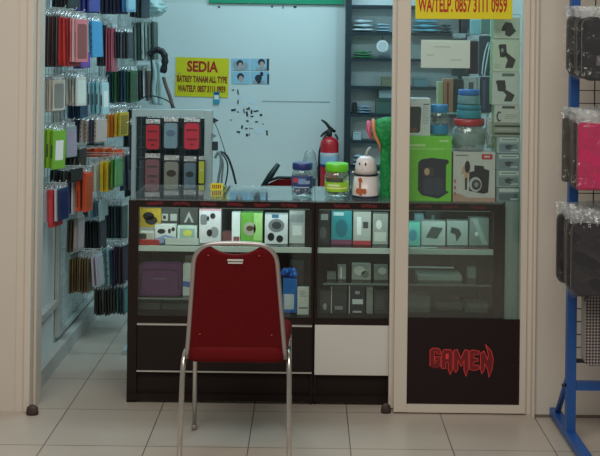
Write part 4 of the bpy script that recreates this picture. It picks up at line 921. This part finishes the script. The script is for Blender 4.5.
S('screen_protector_pack', 'pack', 'beige grey boxed packs, fourth row', 73, 103, 116, 142, 5.26, 6, [(180, 168, 164), (60, 66, 84), (190, 178, 172)], style='dots')
S('phone_case_pack', 'pack', 'white packs left of the orange ones', 104, 109.5, 110, 136, 5.64, 2, [(190, 206, 206)])
S('phone_case_pack', 'pack', 'orange packs, fourth row', 110, 117.5, 110, 136, 5.64, 2, [(216, 130, 40), (206, 116, 34)])
S('phone_case_pack', 'pack', 'yellow packs, fourth row', 118, 125.5, 109, 136, 5.64, 2, [(216, 180, 50), (196, 170, 50)])
S('phone_case_pack', 'pack', 'dark navy packs at the rear, fourth row', 127, 143, 104, 146, 6.22, 6, [(34, 38, 52), (28, 32, 38), (50, 56, 66)])
S('cable_pack', 'pack', 'orange flat packs lying across, fifth row', 84, 121, 147, 157, 5.40, 4, [(214, 100, 50), (206, 84, 40)], W=.10)
S('cable_pack', 'pack', 'dark small packs under the beige grey ones', 80, 102, 141, 150, 5.60, 4, [(40, 80, 60), (30, 50, 44)])
S('earphone_pack', 'pack', 'white packs at the far left, lower front hook', 42, 50, 184, 222, 4.72, 2, [(196, 198, 206)])
S('earphone_pack', 'pack', 'crimson packs on the lower front hook', 51, 57.5, 184, 226, 4.72, 1, [(206, 60, 66)])
S('earphone_pack', 'pack', 'white and navy packs on the lower front hook', 58.5, 64, 184, 220, 4.72, 2, [(200, 206, 214), (34, 50, 90)])
S('earphone_pack', 'pack', 'white packs left of the orange red ones', 65, 77, 170, 213, 4.98, 4, [(196, 202, 214), (206, 208, 212), (60, 80, 120)])
S('earphone_pack', 'pack', 'orange red packs, fifth row', 78, 91, 167, 211, 4.98, 2, [(220, 86, 44), (210, 76, 40)])
S('earphone_pack', 'pack', 'grey white packs between the orange red and yellow', 91, 100, 160, 192, 5.30, 2, [(190, 194, 190)])
S('earphone_pack', 'pack', 'yellow packs, fifth row', 102, 112, 156, 190, 5.30, 2, [(220, 190, 34), (206, 176, 30)])
S('earphone_pack', 'pack', 'green packs, fifth row', 113, 121, 154, 186, 5.30, 2, [(60, 130, 60), (90, 160, 110)])
S('cable_pack', 'pack', 'navy grey packs, fifth row', 122, 131, 150, 190, 5.80, 3, [(50, 56, 84), (90, 100, 110), (30, 40, 54)])
S('cable_pack', 'pack', 'black packs behind the counter end, fifth row', 128, 142, 148, 196, 6.35, 5, [(34, 44, 46), (24, 32, 34), (60, 72, 74)])
S('cable_pack', 'pack', 'crumpled teal blue clear packs, sixth row', 84, 104, 198, 216, 5.28, 6, [(100, 140, 150), (60, 96, 110), (140, 170, 176)])
S('phone_case_pack', 'pack', 'brown packs at the front of the sixth row', 70, 76, 214, 251, 5.12, 2, [(84, 74, 56)])
S('phone_case_pack', 'pack', 'grey beige packs, sixth row', 77, 82, 212, 250, 5.12, 1, [(150, 146, 138)])
S('phone_case_pack', 'pack', 'black green packs, sixth row', 84, 103, 216, 248, 5.42, 7, [(34, 44, 46), (50, 62, 64), (28, 34, 36)])
S('phone_case_pack', 'pack', 'dark teal packs at the rear, sixth row', 104.5, 125, 200, 238, 5.82, 7, [(34, 50, 54), (56, 74, 78), (28, 36, 40)])
S('phone_case_pack', 'pack', 'olive brown packs, seventh row', 72, 92, 252, 291, 5.15, 8, [(96, 82, 46), (110, 94, 56), (84, 72, 44)])
S('phone_case_pack', 'pack', 'lilac white packs at the tip of the olive row', 93, 100, 250, 284, 5.15, 2, [(176, 176, 190)], tilt=-.08)
S('phone_case_pack', 'pack', 'teal white striped packs, seventh row', 105, 116, 243, 284, 5.62, 3, [(120, 170, 170), (150, 186, 186), (40, 60, 90)], style='dots', tilt=-.06)
S('phone_case_pack', 'pack', 'plum packs beside the counter, seventh row', 117.5, 127, 240, 282, 5.62, 4, [(66, 50, 62), (44, 38, 50)])
S('phone_case_pack', 'pack', 'beige and black packs hanging lowest', 96, 112, 284, 313, 5.60, 6, [(120, 116, 100), (34, 40, 40), (60, 60, 50)])
S('phone_case_pack', 'pack', 'dark olive packs hanging lowest', 112.5, 118, 284, 312, 5.60, 2, [(50, 54, 40)])
S('phone_case_pack', 'pack', 'teal packs hanging lowest beside the counter', 119, 127, 282, 312, 5.60, 3, [(40, 84, 96), (70, 60, 70)])

# pale crumpled bag lying across the hooks in the middle
a = at(118, 113, 5.5)
mb = MB(); mb.grid(lambda u, v: Vector((math.cos(2*PI*u)*.07*math.sin(PI*v)**.7*(1+.2*math.sin(9*u*PI)), (v-.5)*.26, .018*math.sin(2*PI*u)*math.sin(PI*v)+.012*math.sin(v*9))), 18, 14)
o = mb.build('plastic_bag', M['header'], None, (at(112, 103, 5.72).x, 5.78, at(112, 108, 5.72).z)); tag(o, 'pale crumpled plastic bag lying over the fourth row hooks', 'bag')

# ------------------------------------------------------------------ white framed display stand behind the counter
Ys = 5.30
sx0 = at(132, 150, Ys).x; sx1 = at(212.5, 150, Ys).x; zt_ = at(170, 109.5, Ys).z
st = thing('display_stand', 'pale grey framed stand of hanging phone cases behind the counter', 'display stand', ((sx0+sx1)/2, Ys, 0)); hw = (sx1-sx0)/2
pg = mat('pale_blue_grey_frame', (158, 180, 182), .45, noise=.06)
tw = 8*Ys/F
MB().bb(hw-tw, hw, -.02, .02, 0, zt_, bev=.003).build('upright', pg, st); MB().bb(-hw, -hw+.02, -.02, .02, 0, zt_, bev=.003).build('upright', pg, st)
MB().bb(-hw+.02, hw-tw, -.02, .02, zt_-.036, zt_).build('crossbar', pg, st); MB().bb(-hw+.02, hw-tw, -.015, .015, .1, .13).build('crossbar', pg, st)
MB().bb(-hw+.07, hw-tw-.002, .004, .008, .5, zt_-.045).build('back_panel', mat('dark_teal_backing', (34, 52, 58), .6, noise=.3, nscale=20), st)
wr = MB()
for k_ in range(1, 14): x = -hw+.02+k_*(2*hw-tw-.02)/14; wr.bb(x-.0015, x+.0015, 0, .003, .13, zt_-.036)
for k_ in range(1, 20): z = .13+k_*(zt_-.17)/20; wr.bb(-hw+.02, hw-tw, -.003, 0, z-.0015, z+.0015)
wr.build('wires', mat('dark_teal_wire', (60, 84, 88), .5, noise=.1), st)
for x in (-hw+.01, hw-.02): MB().bb(x-.015, x+.015, -.18, .18, 0, .025).build('foot', pg, st)
def hung_case(label, x0, x1, y0, y1, Y, c, c2, style=0):
    a = at(x0, y0, Y); b = at(x1, y1, Y); W = b.x-a.x; Hh = a.z-b.z
    r = thing('phone_case', label, 'phone case', ((a.x+b.x)/2, Y, b.z))
    MB().prism(rrect(-W/2, W/2, 0, Hh*.86, W*.18, 5), -.008, .008, mat('case_black', (28, 38, 42), .45, noise=.1)).prism(rrect(-W*.40, W*.40, Hh*.03, Hh*.82, W*.14, 5), -.011, -.008, col(c)).build('case', None, r)
    mb = MB(); 
    if style == 0: mb.bb(-W*.28, W*.28, -.0118, -.011, Hh*.30, Hh*.36, col(c2)).bb(-W*.3, W*.3, -.0118, -.011, Hh*.58, Hh*.64, col(c2)).bb(-W*.1, W*.1, -.0118, -.011, Hh*.15, Hh*.2, col(c2))
    else: mb.prism([(W*.28*math.cos(t*PI/8), Hh*.5+W*.2*math.sin(t*PI/8)) for t in range(16)], -.0118, -.011, col(c2))
    mb.build('print', None, r)
    MB().box((0, 0, Hh*.92), (W*.85, .006, Hh*.15), M['header']).tube([(0, 0, Hh*.97), (0, .03, Hh*.97)], .002, M['wwire']).build('header', None, r)
for args in [('bright red phone case, left in the top row of the stand', 145, 161, 119, 150, (176, 34, 54), (110, 24, 40)), ('blue grey phone case, middle of the top row of the stand', 163, 179, 117, 149, (110, 144, 158), (80, 110, 130), 1), ('red phone case with pale header, right in the top row of the stand', 183, 201, 117, 150, (190, 40, 62), (120, 24, 44)),
             ('grey and rose phone case, left in the lower row of the stand', 144, 161, 153, 187, (120, 84, 92), (70, 70, 74)), ('beige grey phone case, middle of the lower row of the stand', 163, 180, 155, 191, (128, 134, 124), (60, 60, 50), 1), ('slate blue phone case, right in the lower row of the stand', 183, 197, 156, 192, (90, 116, 130), (50, 56, 60), 1)]:
    hung_case(args[0], *args[1:5], Ys-.05, *args[5:])
hung_case('narrow yellow green phone case beside the slate blue one', 198.5, 205, 156, 184, Ys-.05, (176, 186, 60), (190, 196, 120), 1)
for i, (x0, x1, y0, y1, Y, c) in enumerate([(137, 147, 108, 160, 5.45, (40, 50, 54)), (130, 140, 118, 170, 5.6, (44, 40, 56))]):
    pouch_right(['dark hanging pouch just left of the stand cases', 'dark plum hanging pouch at the left side of the stand'][i], x0, x1, y0, y1, Y, c)
# cables hanging at the right of the stand
def cab(label, pts, Y, r_, m, name='cable'):
    P = [at(x, y, Y) for x, y in pts]; Q = []
    for i in range(len(P)-1):
        p0, p1, p2, p3 = P[max(i-1, 0)], P[i], P[i+1], P[min(i+2, len(P)-1)]
        for t in (0, .25, .5, .75): Q.append(.5*((2*p1)+(p2-p0)*t+(2*p0-5*p1+4*p2-p3)*t*t+(3*p1-p0-3*p2+p3)*t**3))
    Q.append(P[-1]); o0 = Q[0].copy()
    o = MB().tube([q-o0 for q in Q], r_, m, n=7).build(name, None, None, o0); tag(o, label, name)
    if Y > 6: MB().tube([(0, 0, 0), (0, YB-.002-Y, .002)], .003, M['wwire'], n=5).build('hook', None, o)
    return o
cb = mat('dark_teal_cable', (24, 44, 50), .5, noise=.1); cg = mat('grey_cable', (110, 130, 134), .5, noise=.1)
cab('thick black cable arching down to the counter right of stand', [(216, 156), (221, 152), (227, 156), (232, 168), (236, 184)], 5.32, .006, cb)
cab('black cable hanging inside the arching one', [(217, 153), (223, 155), (227.5, 164), (227, 176), (225, 186)], 5.36, .004, cb)
cab('thin dark cable running up the back wall beside the stand', [(212, 118), (217, 128), (222, 142), (227, 158)], 5.30, .002, cb)
cab('grey cable bundle hanging against the stand upright', [(215, 158), (219, 152), (221, 162), (219, 176), (217, 188)], 5.28, .007, cg)
cab('second grey cable bundle next to the stand upright', [(221, 156), (223, 164), (222, 176), (221, 188)], 5.29, .005, cg)
# small dark plugs on the stand upright
for i, (x, y, lab) in enumerate([(215.5, 120.5, 'dark triangular clip at the top right of the stand'), (213.5, 136, 'grey clip halfway down the stand upright'), (215, 146, 'black plug hanging on the stand upright')]):
    a = at(x, y, 5.27); s_ = .011+.004*(i == 2)
    o = MB().prism([(-s_, -s_*1.4), (s_*1.5, 0), (-s_, s_*1.4)] if i < 2 else rrect(-s_, s_, -s_*1.5, s_*1.5, .004), -.006, .006, [cb, cg, cb][i]).build('clip', None, None, a); tag(o, lab, 'clip')
# headset band and hanging brown strap in front of the white board
a = at(163, 48, 6.6)
cab('thick dark headset band bent over the hooks near the corner', [(149, 56), (153, 51), (159, 50), (164, 54), (165, 62), (163, 73)], 6.55, [.017+.008*abs(math.sin(i_*1.1)) for i_ in range(21)], mat('black_headset', (30, 30, 36), .5, noise=.2), 'headset')
cab('brown grey strap slanting down below the headset', [(163.5, 77), (166, 86), (170, 97), (173, 108)], 6.56, .012, mat('brown_strap', (104, 90, 84), .6, noise=.2), 'strap')
cab('thin dark cable looping across to the strap', [(138, 101), (148, 96), (158, 97), (168, 101), (175, 108)], 6.4, .004, cb)
cab('white cable bunch hanging in the corner', [(152, 60), (155, 75), (153, 90), (156, 104)], 6.9, .016, mat('pale_cable', (176, 200, 198), .5, noise=.1))
cab('second white cable bunch in the corner', [(159, 62), (160, 78), (161, 92), (160, 105)], 7.0, .018, mat('pale_cable', (176, 200, 198), .5, noise=.1))
cab('black cable hanging between the white bunches', [(151, 55), (152, 72), (151, 86), (151, 98)], 6.7, .006, cb)
# crumpled white bag at the top of the corner
mb = MB(); mb.grid(lambda u, v: lump(u, v, .08, .07, 3), 22, 14)
o = mb.build('plastic_bag', mat('pale_crumpled_bag', (170, 200, 200), .4, noise=.25, nscale=25, bump=.8, bscale=30), None, (at(152, 12, 6.9).x, 6.95, at(152, 18, 6.9).z)); tag(o, 'crumpled pale bag hanging high in the rear corner', 'bag')

# ------------------------------------------------------------------ blue rack at the right, outside the shop
YK = 4.06; xk = at(571.5, 300, YK).x
rk2 = thing('display_rack', 'blue steel stand with black wire grid before the right wall', 'display rack', (xk, YK, 0)); RW = .80
for x in (0, RW):
    MB().bb(x-.018, x+.018, -.018, .018, .045, 1.95, bev=.002).build('upright', M['blue'], rk2)
    ft = MB().box((x, -.05, .030), (.04, .62, .032), bev=.002).build('foot_bar', M['blue'], rk2)
    MB().tube([(x, .015, .27), (x, .20, .05)], .012).build('brace', M['blue'], rk2)
    for y in (-.34, .24): MB().lathe([(.012, 0), (.012, .014)], (x, y, 0), n=10).build('rubber_foot', M['rubber'], ft)
for z in (at(590, 385.5, YK).z, 1.9): MB().bb(.018, RW-.018, -.014, .014, z-.016, z+.016).build('crossbar', M['blue'], rk2)
zb_ = at(585, 360, YK).z
wr = MB(); wr.bb(.018, RW-.018, -.006, .006, zb_-.010, zb_+.004)
n = int((RW-.04)/.058)
for k_ in range(1, n+1): x = .024+k_*(RW-.04)/n*.98; wr.bb(x-.002, x+.002, -.002, .002, zb_, 1.88)
for k_ in range(1, 28): z = zb_+k_*.0505; wr.bb(.018, RW-.018, -.005, -.001, z-.0016, z+.0016)
wr.build('wire_grid', M['wire'], rk2)
zb2 = at(563, 385, YK).z; MB().tube([(-.018, 0, zb2), (-.034, 0, zb2)], .006).build('bolt', M['wire'], rk2)
def rack_case(label, x0px, y0, y1, Yf, nback, c, csides, width, front=None, group=None, r_=.02):
    """zip cases in clear bags hanging one behind the other, the front one at Yf"""
    for i in range(nback+1):
        Y = Yf+.016+i*.050; a = at(x0px, y0, Yf); b = at(x0px, y1, Yf); Hh = a.z-b.z; dxx = -.006*i*(i % 2)
        r = thing('zip_case', label if i == 0 else ['', 'dull case hanging second, right behind the ', 'dull case hanging third, behind the ', 'dull case hanging last, behind the '][i]+label.split(',')[0], 'case', (a.x+dxx, Y, b.z+.004*i), 0, group)
        cc_ = c if i == 0 else csides[(i-1) % len(csides)]
        zt_c = Hh*.88
        mb = MB().prism(rrect(0, width, 0, zt_c, r_, 5), -.013, .013, col(cc_, .55, .1)); mb.prism(rrect(.006, width-.006, .006, zt_c-.006, r_*.8, 5), -.017, .017, col(cc_, .55, .1))
        mb.build('case_shell', None, r)
        MB().tube([(x, 0, z) for x, z in rrect(-.001, width+.001, -.001, zt_c+.001, r_, 5)], .0025, col((90, 86, 82)), n=5, closed=True).build('zip', None, r)
        bag = MB()
        for sy in (-1, 1): bag.grid(lambda u, v: Vector((-.010+u*(width+.02), sy*(.019+.003*math.sin(9*u+7*v)+.002*math.sin(23*v+5*u))*(1 if v < .85 else max(.05, (1-v)/.15)), -.006+v*(Hh+.006))), 16, 20)
        bag.build('clear_bag', M['plastic'], r)
        tp = MB()
        for sy in (-1, 1): tp.grid(lambda u, v: Vector((-.008+u*(width+.016), sy*(.016*(1-v)+.003)+.004*math.sin(17*u+5*v+i), Hh*.86+v*(Hh*.15)+.004*math.sin(9*u+i))), 18, 6)
        tp.build('bag_top', clear('crumpled_bag_top', (.9, .92, .92), .10, .2, bump=1.0, bscale=40, white=.16), r)
        if i == 0 and front: front(r, width, Hh)
        MB().tube([(width*.5, 0, Hh), (width*.5, .012, Hh+.004)], .002).build('hang_tab', M['wire'], r)
def f_black(r, W, Hh):
    MB().prism([(W*.42+.02*math.cos(t*PI/8), Hh*.52+.026*math.sin(t*PI/8)) for t in range(16)], -.0178, -.017, col((190, 80, 60))).bb(.05, W-.03, -.0178, -.017, Hh*.2, Hh*.34, col((96, 96, 100))).build('emblem', None, r)
def f_pink(r, W, Hh):
    MB().bb(W*.36, W*.44, -.0178, -.017, Hh*.58, Hh*.63, col((226, 190, 210))).build('emblem', None, r)
def f_n(r, W, Hh):
    MB().bb(W*.50, W*.54, -.0178, -.017, Hh*.48, Hh*.54, col((200, 200, 205))).build('emblem', None, r)
rack_case('black zip case with orange red emblem, top of blue stand', 583.5, 8, 80, 3.80, 3, (38, 38, 42), [(52, 52, 54), (44, 44, 48), (70, 68, 66)], .26, f_black, 'black cases at the top of the blue stand', .035)
rack_case('bright pink case in clear bag, middle of blue stand', 579, 113, 190, 3.82, 3, (190, 40, 92), [(70, 64, 62), (56, 50, 50), (84, 76, 70)], .26, f_pink, 'cases in the middle of the blue stand', .010)
rack_case('black rounded zip case, lowest on the blue stand', 573, 212, 296, 3.82, 3, (40, 38, 44), [(60, 56, 54), (84, 76, 68), (50, 46, 46)], .28, f_n, 'black cases low on the blue stand', .035)
# dotted mesh bag
xb = at(585, 300, 3.96).x; z0 = at(585, 365, 3.96).z; z1 = at(585, 296, 3.96).z
dm = bpy.data.materials.new('dotted_black_mesh'); dm.use_nodes = True; nt = dm.node_tree; p = nt.nodes['Principled BSDF']
tc = nt.nodes.new('ShaderNodeTexCoord'); mp = nt.nodes.new('ShaderNodeMapping'); mp.inputs['Rotation'].default_value = (0, PI/4, 0); mp.inputs['Scale'].default_value = (1, 0, 1)
ck = nt.nodes.new('ShaderNodeTexChecker'); ck.inputs['Scale'].default_value = 120
ck.inputs[1].default_value = lin((40, 38, 44)); ck.inputs[2].default_value = lin((150, 140, 136))
nt.links.new(tc.outputs['Object'], mp.inputs[0]); nt.links.new(mp.outputs[0], ck.inputs[0]); nt.links.new(ck.outputs[0], p.inputs['Base Color'])
Hh = z1-z0
for i in range(2):
    mb = MB().prism(rrect(0, .2, 0, Hh, .02, 5), -.016, .016, dm)
    o = mb.build('mesh_pouch', None, None, (xb+i*.004, 3.965+i*.045, z0)); tag(o, ['black and white dotted pouch hanging at the bottom of the blue stand', 'dotted pouch hidden behind the front dotted pouch of blue stand'][i], 'pouch')
    MB().tube([(.0, 0, Hh-.02), (.0, 0, Hh), (.2, 0, Hh), (.2, 0, Hh-.02)], .003, M['wire']).build('zip', None, o)
